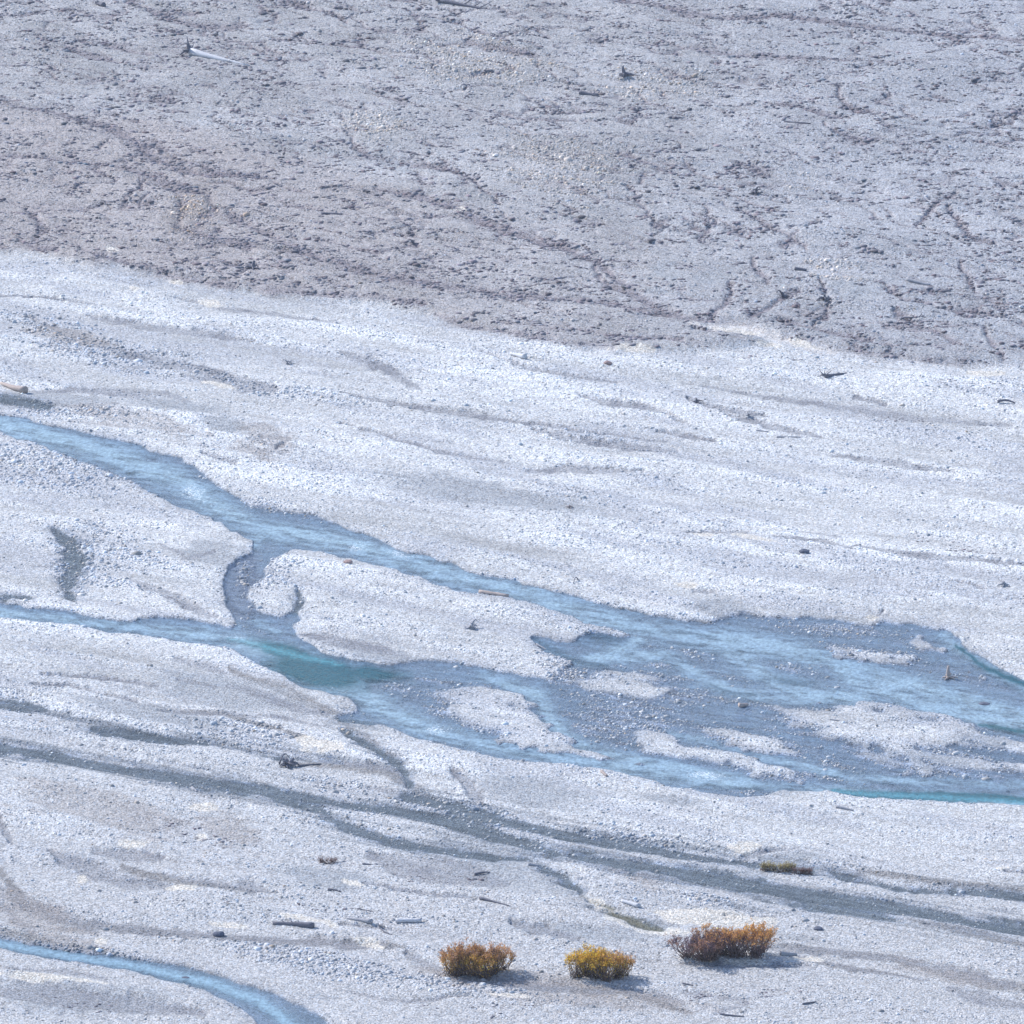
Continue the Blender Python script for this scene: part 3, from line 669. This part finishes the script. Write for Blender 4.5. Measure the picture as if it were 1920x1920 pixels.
# ------------------------------------------------------------------ cobbles: a low faceted dome each, far past counting
def scatter(nc):
    y = 490 + rng.random(nc) * (774 - 490)
    hw = (y * CP + CAM_H * SP) * math.tan(HALF) + 4
    w = hw / hw.max()
    keep = rng.random(nc) < w
    y = y[keep]; hw = hw[keep]
    x = (rng.random(len(y)) * 2 - 1) * hw
    return x, y

def domes(name, x, y, z, r, h, colr, mat, asp=None, sides=5, sink=.3):
    n_ = len(x)
    ang0 = rng.random(n_) * 6.28
    asp = (0.6 + .4 * rng.random(n_)) if asp is None else asp
    th_ = ang0[:, None] * 0 + np.arange(sides) * 2 * math.pi / sides + rng.normal(0, .16, (n_, sides))
    rr = r[:, None] * (1 + rng.normal(0, .14, (n_, sides)))
    ca, sa = np.cos(ang0)[:, None], np.sin(ang0)[:, None]
    def ring(f, zf):
        ex = np.cos(th_) * rr * f; ey = np.sin(th_) * rr * f * asp[:, None]
        return np.stack([x[:, None] + ex * ca - ey * sa, y[:, None] + ex * sa + ey * ca,
                         (z + h * zf)[:, None] + 0 * ex + h[:, None] * rng.normal(0, .07, ex.shape)], -1)
    base = ring(1.0, -sink); mid = ring(.92, .45)
    topv = np.stack([x + r * rng.normal(0, .12, n_), y + r * rng.normal(0, .12, n_), z + h], -1)[:, None, :]
    V_ = np.concatenate([base, mid, topv], 1)
    nv = 2 * sides + 1
    tri = []
    for s in range(sides):
        t = (s + 1) % sides
        tri += [(s, t, sides + t), (s, sides + t, sides + s), (sides + s, sides + t, 2 * sides)]
    tri = np.array(tri)
    F_ = (tri[None] + (np.arange(n_) * nv)[:, None, None]).reshape(-1, 3)
    cc = np.repeat(colr, nv, 0)
    return np_mesh(name, V_.reshape(-1, 3), F_, mat, cc, True)

x, y = scatter(900000)
f_wet = samp(wet_all, x, y); f_ter = samp(ters, x, y)
dens = .13 + 2.0 * (samp(st2, x, y) - .47) + 1.5 * (samp(st1, x, y) - .48) + .55 * samp(coarse, x, y) - .20 * f_ter
dens -= .1 * sstep(1480, 1750, sheet(x, y)[1]) + 1.5 * samp(np.maximum(sand, spit), x, y) + .8 * samp(fine, x, y) + .2 * samp(seam, x, y)
dens = np.where(f_wet > .5, .04 + .16 * samp(zone * (1 - core), x, y) + .9 * samp(riff, x, y) + (.12 + .35 * samp(1 - brook, x, y)) * samp(wetB * (1 - wet), x, y), dens)
shore = samp(far_wet, x, y)
dens += .22 * samp(moist, x, y)
dens += np.where(f_wet < .5, .22 * sstep(.12, .4, shore), 0)
keep = rng.random(len(x)) < np.clip(dens, .01, 1)
x, y = x[keep], y[keep]; n_ = len(x)
f_wet = samp(wet_all, x, y); f_ter = samp(ters, x, y)
z = samp(Z, x, y)
r = np.exp(rng.normal(math.log(.042), .45, n_)) * (1 + .6 * samp(coarse, x, y) + .25 * samp(riff, x, y))
r = np.clip(r, .028, .32)
h = r * (.45 + .45 * rng.random(n_))
base = samp(col, x, y)
dryc = np.array(LIGHT, np.float32)[None] * (1 - f_ter[:, None]) + np.array((.345, .342, .36), np.float32)[None] * f_ter[:, None]
above = sstep(LEVEL - .02, LEVEL + .05, z + h)[:, None]
cc = base * .86 + .16 * dryc
cc = np.where(f_wet[:, None] > .5, base * (1 - above) + dryc * .85 * above, cc)
tone = np.exp(rng.normal(0, .27, n_))[:, None] * (1 + .30 * samp(coarse * ters, x, y))[:, None]
hue = rng.normal(0, 1, n_)[:, None]
cc = cc * (1 + samp(coarse * ters, x, y)[:, None] * np.array([.10, .0, -.12]))
cc = cc * tone * (1 + hue * np.array([.045, .0, -.045]))
rust = (rng.random(n_) < .02 + .05 * samp(brown, x, y) + .03 * f_ter)[:, None]
cc = np.where(rust, cc * np.array([1.12, .95, .78]), cc)
cc = np.clip(cc, .02, .78)
cob = domes('cobbles', x, y, z, r, h, cc, m_stone)
tag(cob, kind='stuff', label='rounded pale grey cobbles strewn over the gravel bars and shallows', cat='stones')
N_COB = n_

# ------------------------------------------------------------------ low mat plants on the old terrace
MATS = many(line, [([(1760,1025,6),(1800,1030,8),(1850,1034,7),(1890,1032,4)],), ([(1600,782,4),(1680,788,6),(1740,792,4)],), ([(1760,718,3),(1830,728,8),(1880,735,5)],), ([(1740,1015,3),(1700,985,6)],),
                   ([(1370,1722,4),(1400,1712,5),(1460,1720,3)],), ([(1310,668,3),(1400,675,3),(1500,680,2)],), ([(640,1620,8),(760,1640,12),(900,1650,10)],), ([(300,1560,20),(420,1580,20)],), ([(1280,1860,10),(1380,1870,12),(1560,1860,8)],), ([(720,1880,8),(860,1890,14),(1000,1895,10)],), ([(60,1870,10),(200,1895,10)],), ([(760,1715,4),(620,1710,6),(500,1700,6),(330,1690,5)],)])
x, y = scatter(190000)
ft = samp(ters, x, y); fl = samp(lin, x, y)
d = ft * (.035 + .17 * sstep(.45, .7, samp(fbm(XF / 2.4, YF / 4.5, 5, 3).astype(np.float32), x, y)) + 1.0 * fl * (.45 + .6 * samp(patch, x, y)) - .2 * samp(fine, x, y) - .2 * samp(coarse, x, y))
d = np.where(ft < .5, .22 * samp(MATS, x, y), d)
d = np.where(samp(wet_all, x, y) > .3, 0, d)
keep = rng.random(len(x)) < d
x, y = x[keep], y[keep]; n_ = len(x)
r = np.clip(np.exp(rng.normal(math.log(.155), .38, n_)), .07, .4) * (.55 + .45 * samp(ters, x, y))
# each mat is a clump of several cushions drawn out across the wind
k3 = 3
off = rng.normal(0, 1, (n_, k3, 2)) * np.stack([r * 1.9, r * .7], -1)[:, None, :]
off[:, 0] *= .2
xx = (x[:, None] + off[:, :, 0]).ravel(); yy = (y[:, None] + off[:, :, 1]).ravel()
r = np.repeat(r, k3) * (.5 + .5 * rng.random(n_ * k3)); zz = samp(Z, xx, yy)
hh = np.clip(r * (.22 + .26 * rng.random(len(r))), .025, .10)
cm = np.array([.150, .138, .160]) * np.exp(rng.normal(0, .25, len(r)))[:, None] * (1 + rng.normal(0, 1, len(r))[:, None] * np.array([.08, .0, -.02]))
mats = domes('mat_plants', xx, yy, zz, r, hh, np.clip(cm, .02, .3), m_stone, sides=6)
tag(mats, kind='stuff', label='low dark cushions of mat plants dotting the grey terrace', cat='plants')
N_MAT = len(xx)
print('cobbles', N_COB, 'mats', N_MAT, 'grid', NX, NY)

def gz(x_, y_):
    return float(samp(Z, np.array([x_]), np.array([y_]))[0])

def at1(u, v):
    a_, b_ = at(u, v)
    return float(a_), float(b_)

# ------------------------------------------------------------------ driftwood
def tube(pts, rad, sides=9, jit=.12, flat=1.0):
    """closed tapered tube, returns verts, faces"""
    vs, fs = [], []
    n_ = len(pts)
    for i_, (p, r_) in enumerate(zip(pts, rad)):
        a_ = pts[max(i_ - 1, 0)]; b_ = pts[min(i_ + 1, n_ - 1)]
        t = (Vector(b_) - Vector(a_)).normalized()
        s = t.cross(Vector((0, 0, 1)))
        if s.length < .05: s = t.cross(Vector((0, 1, 0)))
        s.normalize(); w = s.cross(t).normalized()
        for k_ in range(sides):
            an = 2 * math.pi * k_ / sides
            q = r_ * (1 + random.uniform(-jit, jit))
            vs.append(Vector(p) + s * math.cos(an) * q + w * math.sin(an) * q * flat)
    for i_ in range(n_ - 1):
        for k_ in range(sides):
            t_ = (k_ + 1) % sides
            fs.append((i_ * sides + k_, i_ * sides + t_, (i_ + 1) * sides + t_, (i_ + 1) * sides + k_))
    fs.append(tuple(range(sides))[::-1]); fs.append(tuple((n_ - 1) * sides + k_ for k_ in range(sides)))
    return vs, fs

def mesh_obj(name, parts, mat, parent=None, loc=None):
    V_, F_ = [], []
    for vs, fs in parts:
        o = len(V_); V_ += [tuple(v) for v in vs]; F_ += [tuple(i_ + o for i_ in f) for f in fs]
    me = bpy.data.meshes.new(name); me.from_pydata(V_, [], F_); me.update()
    for p in me.polygons: p.use_smooth = True
    me.materials.append(mat)
    o = bpy.data.objects.new(name, me); C.objects.link(o)
    if parent: o.parent = parent
    if loc: o.location = loc
    return o

def bent(a_, b_, n_=7, bow=.0, wob=.03, up=0.0):
    a_, b_ = Vector(a_), Vector(b_); d_ = b_ - a_; L = d_.length
    s = d_.cross(Vector((0, 0, 1))).normalized()
    out = []
    for i_ in range(n_):
        t = i_ / (n_ - 1)
        out.append(a_ + d_ * t + s * (math.sin(t * math.pi) * bow * L + random.uniform(-wob, wob) * L * .5) + Vector((0, 0, math.sin(t * math.pi) * up * L)))
    return out

def log(p, q, r0, r1, mat, label, roots=0, branches=0, bow=0., up=0., name='driftwood_log', group='driftwood logs on the gravel', rootlen=1.0, rmat=None):
    """p, q sheet points of thick and thin end; r0, r1 radii in metres"""
    x0, y0 = at1(*p); x1, y1 = at1(*q)
    z0, z1 = gz(x0, y0), gz(x1, y1)
    z0 = max(z0, LEVEL - .05); z1 = max(z1, LEVEL - .05)
    o = (x0, y0, z0)
    a_ = Vector((0, 0, r0 * .8)); b_ = Vector((x1 - x0, y1 - y0, z1 - z0 + r1 * .8))
    pts = bent(a_, b_, 9, bow, .02, up)
    rad = [r0 + (r1 - r0) * (i_ / 8) ** .8 for i_ in range(9)]
    trunk = tube(pts, rad)
    L = (b_ - a_).length
    d_ = (b_ - a_).normalized()
    if not roots and not branches:
        return tag(mesh_obj(name, [trunk], mat, loc=o), label, 'driftwood', group)
    e = bpy.data.objects.new(name, None); C.objects.link(e); e.location = o
    e.empty_display_size = .2
    mesh_obj('trunk', [trunk], mat, e)
    side = d_.cross(Vector((0, 0, 1))).normalized()
    for k_ in range(roots):
        an = math.pi * (-.12 + 1.24 * (k_ + .5) / roots)
        dirv = side * math.cos(an) + Vector((0, 0, 1)) * math.sin(an) - d_ * random.uniform(.05, .7)
        Lr = rootlen * r0 * random.uniform(2.0, 4.2)
        mid = a_ + dirv.normalized() * Lr * .5 + Vector((0, 0, random.uniform(-.1, .15) * Lr))
        end = a_ + dirv.normalized() * Lr + Vector((random.uniform(-.2, .2), random.uniform(-.2, .2), random.uniform(-.15, .1))) * Lr
        mesh_obj('root', [tube([a_, a_.lerp(mid, .5), mid, mid.lerp(end, .5), end], [r0 * .75, r0 * .42, r0 * .28, r0 * .18, r0 * .07], 6)], rmat or mat, e)
    for k_ in range(branches):
        t = random.uniform(.35, .85)
        s_ = a_.lerp(b_, t)
        dirv = (side * random.choice((-1, 1)) * .5 + Vector((0, 0, random.uniform(.15, .8))) + d_ * .6).normalized()
        Lb = L * random.uniform(.12, .25)
        mesh_obj('branch', [tube([s_, s_ + dirv * Lb * .6, s_ + dirv * Lb + Vector((0, 0, .05))], [r1 * .8 + .02, r1 * .5 + .015, .012], 6)], mat, e)
    return tag(e, label, 'driftwood', group)

def stump(c, size, mat, label, nroots=8, tall=.7, lean=(0, 0), base=None, name='driftwood_stump'):
    size *= .82
    x0, y0 = at1(*c); z0 = max(gz(x0, y0), LEVEL - .05)
    e = bpy.data.objects.new(name, None); C.objects.link(e); e.location = (x0, y0, z0); e.empty_display_size = .2
    h_ = size * tall
    top = Vector((lean[0] * size, lean[1] * size, h_))
    mesh_obj('trunk', [tube([Vector((0, 0, -.06)), top * .25 + Vector((.02, 0, 0)), top * .6, top], [size * .30, size * .20, size * .15, size * .10], 9, .2)], mat, e)
    for k_ in range(nroots):
        an = 2 * math.pi * (k_ + random.uniform(-.3, .3)) / nroots
        dv = Vector((math.cos(an), math.sin(an), 0)); Lr = size * random.uniform(.5, .95)
        s_ = Vector((0, 0, size * random.uniform(.05, .22)))
        upz = random.choice((0, 0, .35, .6)) * size * random.random()
        mesh_obj('root', [tube([s_, s_ + dv * Lr * .4 + Vector((0, 0, upz * .8)), s_ + dv * Lr * .75 + Vector((0, 0, upz)), dv * Lr + Vector((0, 0, upz * .8))],
                               [size * .14, size * .09, size * .06, size * .02], 6)], mat, e)
    return tag(e, label, 'stump', 'root stumps stranded on the river flat')

def rock(c, size, mat, label, flat=.6, group=None):
    x0, y0 = at1(*c); z0 = max(gz(x0, y0), LEVEL - .1)
    import bmesh
    bm = bmesh.new(); bmesh.ops.create_icosphere(bm, subdivisions=3, radius=size)
    s = random.random() * 50
    for v in bm.verts:
        p = v.co
        k_ = 1 + .35 * (float(vnoise(np.array([p.x / size * 1.3 + s]), np.array([p.y / size * 1.3 + p.z / size + s]), 3)[0]) - .5)
        v.co = Vector((p.x * k_ * 1.15, p.y * k_, p.z * k_ * flat))
    me = bpy.data.meshes.new('boulder'); bm.to_mesh(me); bm.free(); me.materials.append(mat)
    for p in me.polygons: p.use_smooth = True
    o = bpy.data.objects.new('boulder', me); C.objects.link(o); o.location = (x0, y0, z0 + size * flat * .35)
    return tag(o, label, 'rock', group)

log((358,116),(468,135),.34,.04,m_pale,'long pale tapering log with a dark root fan, on the upper left terrace',roots=7,branches=1,rmat=m_dark,bow=.02,rootlen=.9)
log((822,19),(930,34),.20,.05,m_dark,'long dark log with snagged roots near the top edge, left of centre',roots=7,branches=4,rootlen=.8)
stump((1171,155),1.0,m_dark,'dark pointed stump standing alone on the upper terrace, right of centre',8,.9,(-.2,0))
log((1178,154),(1196,155),.12,.05,m_dark,'short dark log lying against the pointed stump',name='driftwood_log')
log((1087,184),(1124,188),.17,.05,m_dark,'short dark log below and left of the pointed stump',branches=1)
stump((474,515),1.0,m_dark,'dark spiky stump just above the edge of the pale bar at left',8,.8,(.1,.1))
log((48,738),(2,721),.26,.10,m_tan,'brown log with a pale end at the left edge, beside the fine grey silt',bow=-.05)
log((985,678),(957,668),.20,.08,m_pale,'short log with a dark butt end on the pale bar just below the terrace')
log((1548,714),(1588,703),.14,.03,m_dark,'dark stick with a knotted end on the pale bar, right',roots=5,rootlen=1.6)
log((1870,760),(1903,759),.10,.05,m_dark,'thin arched dark branch near the right edge of the pale bar',up=.12,name='driftwood_branch')
stump((1306,757),.62,m_dark,'small dark stump beside twigs on the pale bar',7,.6)
stump((540,683),.62,m_grey,'tiny grey stump on the pale bar, left of centre',6,.5)
stump((1068,954),.55,m_tan,'pale brown stump alone in the middle of the pale bar',6,.5)
rock((1508,1039),.30,m_blue,'dark blue-grey boulder alone on the pale bar above the braided shallows')
stump((1882,1099),.75,m_grey,'grey broken stump at the right above the river bend',7,.5)
log((899,1111),(953,1120),.17,.09,m_tan,'brown log on the lower bank of the main channel')
stump((882,1180),.95,m_grey,'twisted grey root stump in the middle of the long gravel island',9,.45,(.1,0))
log((1006,1210),(1025,1216),.07,.03,m_grey,'thin grey stick beside the dark backwater pool',name='driftwood_branch')
rock((653,1061),.26,m_rock,'brownish boulder near the upper tip of the long gravel island')
stump((1778,1270),.85,m_tan,'brown upright stump in the shallows at the head of a sand spit',6,1.15)
log((1386,1324),(1403,1322),.17,.08,m_tan,'short thick pale log stranded in the stony shallows',branches=2)
rock((1846,1318),.34,m_blue,'dark rock in the right hand shallows',.4)
log((1556,1350),(1574,1353),.05,.03,m_grey,'small grey stick on the stony bar right of the short thick log',name='driftwood_branch')
stump((538,1438),1.0,m_dark,'big dark root mass beside a brook and a beige sand patch',13,.55,(.5,.2))
log((524,1435),(541,1419),.06,.02,m_dark,'dark stick leaning up behind the big root mass',up=.2,name='driftwood_branch')
log((560,1438),(602,1434),.07,.03,m_dark,'thin dark pole right of the big root mass',name='driftwood_branch')
log((588,1744),(512,1736),.17,.10,m_dark,'thick dark split log, lower left, below a streak of sand',branches=2,bow=.015)
log((697,1738),(650,1729),.15,.05,m_grey,'grey log tapering to the left, above the hollow chunk of wood',branches=2)
stump((713,1742),.50,m_grey,'hollow chunk of grey wood at the end of the tapering grey log',5,.5)
log((742,1735),(790,1736),.12,.11,m_pale,'straight pale log lying level, left of the shrubs')
log((715,1748),(735,1758),.05,.02,m_dark,'curved dark twig below the hollow chunk of wood',bow=.1,name='driftwood_branch')
log((1198,1707),(1166,1698),.14,.10,m_pale,'pale log with a dark cut end beside the olive puddle')
log((991,1625),(1011,1626),.10,.08,m_grey,'short log at the fork of the clear brooks')
log((900,1692),(954,1707),.09,.03,m_dark,'slender dark stick on the lilac silt above the leftmost shrub')
log((615,1676),(640,1679),.08,.03,m_dark,'forked dark branch alone on the lower left bar',branches=3,up=.06)
log((1568,1517),(1600,1522),.10,.05,m_grey,'grey log just below the turquoise reach')
log((360,1480),(369,1488),.10,.05,m_grey,'short grey stick below the dark brook at left',name='driftwood_branch')
log((890,1642),(918,1637),.09,.03,m_dark,'curved dark branch on the lilac silt',bow=.04,up=.05,name='driftwood_branch')
log((680,1623),(709,1624),.06,.03,m_dark,'thin bowed dark stick at the left of the lilac silt',bow=.08,name='driftwood_branch')
log((1463,1796),(1494,1793),.13,.07,m_grey,'grey log in the shade right of the orange shrub')
log((670,1712),(700,1716),.04,.02,m_dark,'thin twig above the straight pale log',name='driftwood_branch')
log((1490,517),(1512,518),.15,.10,m_dark,'short dark log on the terrace near the right spit of sand')
stump((1467,566),.8,m_dark,'dark low stump on the terrace, left of another',7,.5)
stump((1546,581),.85,m_dark,'forked dark stump on the terrace, right of another',8,.6)
log((1700,542),(1744,549),.14,.08,m_grey,'grey log on the right of the terrace',bow=.03)
log((603,413),(642,415),.10,.06,m_dark,'dark log lying level on the left of the terrace')
stump((774,469),.6,m_dark,'small dark stump in the centre of the terrace',6,.6)
log((195,20),(180,13),.20,.12,m_dark,'short dark log with stubs near the top left corner',branches=3)
log((1470,241),(1520,244),.07,.05,m_dark,'long thin dark pole on the right of the terrace')
stump((1415,374),.85,m_dark,'dark broken stump on the right of the terrace, below a patch of coarse stones',8,.45)
log((1690,608),(1735,612),.07,.03,m_dark,'dark stick with an upturned end, far right of the terrace',branches=1)
rock((1632,0),.42,m_rust,'rusty orange boulder at the top edge, right')
log((1418,813),(1440,815),.06,.04,m_grey,'little grey stick on the pale bar at right',name='driftwood_branch')
log((1456,823),(1502,823),.06,.04,m_grey,'low grey pole on the pale bar at right, beside dark pebbles')
stump((1404,785),.45,m_grey,'small grey twiggy snag on the pale bar, right of centre',6,.5)
log((1083,1088),(1075,1097),.04,.02,m_dark,'small upright twig by the far bank of the main channel',up=.2,name='driftwood_branch')
rock((1140,689),.26,m_rock,'brown boulder on the pale bar below the beige sand')
log((1128,1455),(1138,1461),.10,.07,m_tan,'stubby pale log on the bar just under the lower channel')
rock((410,1755),.28,m_blue,'dark boulder left of the thick split log',.7)
rock((348,1831),.22,m_blue,'small dark rock standing in the lower left stream',.5)
rock((1534,1744),.24,m_blue,'dark boulder on the bar right of the orange shrub',.5)
log((1280,1850),(1300,1853),.05,.03,m_dark,'thin dark stick at the bottom, below the orange shrub',name='driftwood_branch')
log((1505,1886),(1530,1882),.06,.03,m_dark,'dark stick near the bottom edge, right of centre',name='driftwood_branch')
log((1350,1905),(1395,1908),.07,.03,m_dark,'dark curved branch at the bottom edge, right of centre',bow=.06,name='driftwood_branch')

# ------------------------------------------------------------------ shrubs
def shrub(c, wx, wy, hgt, label, cols, nleaf, nstem, name='willow_shrub', leaf=.05, bias=None, lobes=7, group='autumn shrubs on the lower bar', bare=.25):
    """c: sheet point of the middle of the foot; wx, wy half widths in metres; cols: function(unit position)->albedo"""
    x0, y0 = at1(*c); z0 = gz(x0, y0)
    e = bpy.data.objects.new(name, None); C.objects.link(e); e.location = (x0, y0, z0); e.empty_display_size = .3
    R = np.random.default_rng(int(c[0]))
    # several rooted crowns give the uneven outline
    lx = (np.linspace(-1, 1, lobes) + R.normal(0, .08, lobes)) * .70 * wx
    ly = R.uniform(-.55, .55, lobes) * wy
    lh = hgt * (1 - .18 * (lx / wx) ** 2) * R.uniform(.68, 1.08, lobes)
    lr = np.full(lobes, 1.0) * min(wx, wy * 1.6) * .42 * R.uniform(.7, 1.2, lobes)
    stems = []; tips = []
    for s in range(nstem):
        k_ = R.integers(lobes)
        th_ = R.uniform(0, 6.283); q = math.sqrt(R.random())
        b_ = Vector((lx[k_] * .95 + R.normal(0, .2), ly[k_] * .95 + R.normal(0, .15), -.03))
        top = Vector((lx[k_] + math.cos(th_) * lr[k_] * q * 1.15, ly[k_] + math.sin(th_) * lr[k_] * q, lh[k_] * (1.06 - .25 * q * q) * R.uniform(.72, 1.14)))
        m_ = b_.lerp(top, .5) + Vector((math.cos(th_), math.sin(th_), 0)) * .10 * lr[k_] - Vector((0, 0, .04))
        stems.append(tube([b_, m_, top], [.022, .013, .004], 4, .1))
        tips.append((b_, m_, top))
        for _ in range(3):
            t = R.uniform(.4, .95); s_ = m_.lerp(top, t)
            e_ = s_ + Vector((R.normal(0, .12), R.normal(0, .12), R.uniform(.08, .28)))
            stems.append(tube([s_, e_], [.008, .003], 3, .1)); tips.append((s_, s_.lerp(e_, .5), e_))
    mesh_obj('stems', stems, m_twig, e)
    T0 = np.array([[tuple(a_), tuple(b2), tuple(c2)] for a_, b2, c2 in tips])
    sel = R.integers(len(T0), size=nleaf); t = R.beta(1.7, 1.1, nleaf)
    A = T0[sel]
    p = np.where((t < .5)[:, None], A[:, 0] + (A[:, 1] - A[:, 0]) * (t * 2)[:, None], A[:, 1] + (A[:, 2] - A[:, 1]) * ((t - .5) * 2)[:, None])
    p = p + R.normal(0, .055, p.shape); p[:, 2] = np.maximum(p[:, 2], .03)
    # drop leaves where noise says the twigs are bare
    g_ = vnoise(p[:, 0] * 2.3 + 9, p[:, 1] * 2.3 + p[:, 2] * 2.1, 6)
    g2 = vnoise(p[:, 0] * 6 + 3, p[:, 2] * 6 + p[:, 1] * 5, 2)
    keep_ = (g_ > bare * R.random(nleaf)) & (g2 > .25 * R.random(nleaf))
    p = p[keep_]; n_ = len(p); sz = leaf * R.uniform(.6, 1.5, n_)
    d1 = R.normal(0, 1, (n_, 3)); d1[:, 2] += .8; d1 /= np.linalg.norm(d1, axis=1)[:, None]
    d2 = R.normal(0, 1, (n_, 3)); d2 -= (d2 * d1).sum(1)[:, None] * d1; d2 /= np.linalg.norm(d2, axis=1)[:, None]
    a_ = p - d2 * (sz * .38)[:, None]; b2 = p + d1 * (sz * .95)[:, None]; c2 = p + d2 * (sz * .38)[:, None]; d3 = p - d1 * (sz * .8)[:, None]
    V_ = np.stack([a_, d3, c2, b2], 1).reshape(-1, 3)
    F_ = np.arange(4 * n_).reshape(-1, 4)
    q = p / np.array([wx, wy, hgt])
    cl = cols(q, R, g_[keep_])
    cl = cl * np.exp(R.normal(0, .28, n_))[:, None]
    o = np_mesh('foliage', V_, F_, m_leaf, np.repeat(np.clip(cl, .01, .8), 4, 0), False)
    o.parent = e
    return tag(e, label, 'shrub', group)

def lerp(a_, b_, t): return np.array(a_)[None] * (1 - t[:, None]) + np.array(b_)[None] * t[:, None]
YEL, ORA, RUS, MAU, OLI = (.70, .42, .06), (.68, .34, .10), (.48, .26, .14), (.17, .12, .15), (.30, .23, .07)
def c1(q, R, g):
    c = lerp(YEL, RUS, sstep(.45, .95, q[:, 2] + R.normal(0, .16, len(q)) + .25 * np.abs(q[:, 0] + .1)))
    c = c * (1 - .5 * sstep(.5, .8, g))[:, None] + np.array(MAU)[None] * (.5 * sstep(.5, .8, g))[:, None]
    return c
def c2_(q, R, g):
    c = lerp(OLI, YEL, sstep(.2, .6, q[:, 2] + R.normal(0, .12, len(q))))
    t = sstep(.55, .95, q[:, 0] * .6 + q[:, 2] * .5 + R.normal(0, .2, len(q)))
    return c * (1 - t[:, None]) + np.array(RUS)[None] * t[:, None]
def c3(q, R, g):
    c = lerp(MAU, ORA, sstep(.62, .95, q[:, 2] + .28 * q[:, 0] + R.normal(0, .14, len(q))))  # purple low down: leafless twigs and the underside's shadow, both put into leaf colour
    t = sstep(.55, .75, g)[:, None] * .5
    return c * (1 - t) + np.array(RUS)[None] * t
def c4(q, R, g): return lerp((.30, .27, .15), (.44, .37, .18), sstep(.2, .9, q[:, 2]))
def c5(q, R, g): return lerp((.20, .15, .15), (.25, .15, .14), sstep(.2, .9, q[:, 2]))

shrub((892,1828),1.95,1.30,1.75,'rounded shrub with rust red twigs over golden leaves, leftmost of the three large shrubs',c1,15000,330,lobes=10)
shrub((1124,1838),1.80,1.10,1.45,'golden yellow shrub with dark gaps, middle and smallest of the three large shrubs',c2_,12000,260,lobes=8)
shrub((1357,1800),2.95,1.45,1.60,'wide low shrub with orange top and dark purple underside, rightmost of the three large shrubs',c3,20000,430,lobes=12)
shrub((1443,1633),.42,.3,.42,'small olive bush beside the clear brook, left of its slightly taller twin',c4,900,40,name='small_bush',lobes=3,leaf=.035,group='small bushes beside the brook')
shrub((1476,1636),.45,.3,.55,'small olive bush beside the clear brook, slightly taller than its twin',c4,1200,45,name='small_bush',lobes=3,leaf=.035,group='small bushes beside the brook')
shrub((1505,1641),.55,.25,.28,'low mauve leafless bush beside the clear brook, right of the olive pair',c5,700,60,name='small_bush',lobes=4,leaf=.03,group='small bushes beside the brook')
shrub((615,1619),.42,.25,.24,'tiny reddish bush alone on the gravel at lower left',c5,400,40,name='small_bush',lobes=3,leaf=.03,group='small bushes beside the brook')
shrub((1905,2),2.4,1.2,1.1,'dark green bush cut by the top right corner',lambda q,R,g: lerp((.04,.06,.07),(.06,.09,.08),sstep(.2,.9,q[:,2])),6000,120,name='evergreen_bush',lobes=8,group='bushes beyond the terrace')

# ------------------------------------------------------------------ the air over the valley
def haze(x0, x1, y0, y1, z0, z1, dens):
    me = bpy.data.meshes.new('haze')
    v = [(x, y, z) for x in (x0, x1) for y in (y0, y1) for z in (z0, z1)]
    me.from_pydata(v, [], [(0, 1, 3, 2), (4, 6, 7, 5), (0, 4, 5, 1), (2, 3, 7, 6), (0, 2, 6, 4), (1, 5, 7, 3)])
    m = bpy.data.materials.new('valley_air'); m.use_nodes = True
    m.node_tree.nodes.clear()
    o_ = m.node_tree.nodes.new('ShaderNodeOutputMaterial'); p = m.node_tree.nodes.new('ShaderNodeVolumePrincipled')
    p.inputs['Color'].default_value = (.80, .87, 1, 1); p.inputs['Density'].default_value = dens; p.inputs['Anisotropy'].default_value = .2
    m.node_tree.links.new(p.outputs[0], o_.inputs['Volume'])
    me.materials.append(m)
    o = bpy.data.objects.new('haze', me); C.objects.link(o)
    return tag(o, kind='stuff', label='thin bluish air between the viewpoint and the river flat', cat='haze')
haze(-3600, 3600, -300, 4300, -3, 175, 0.00005)
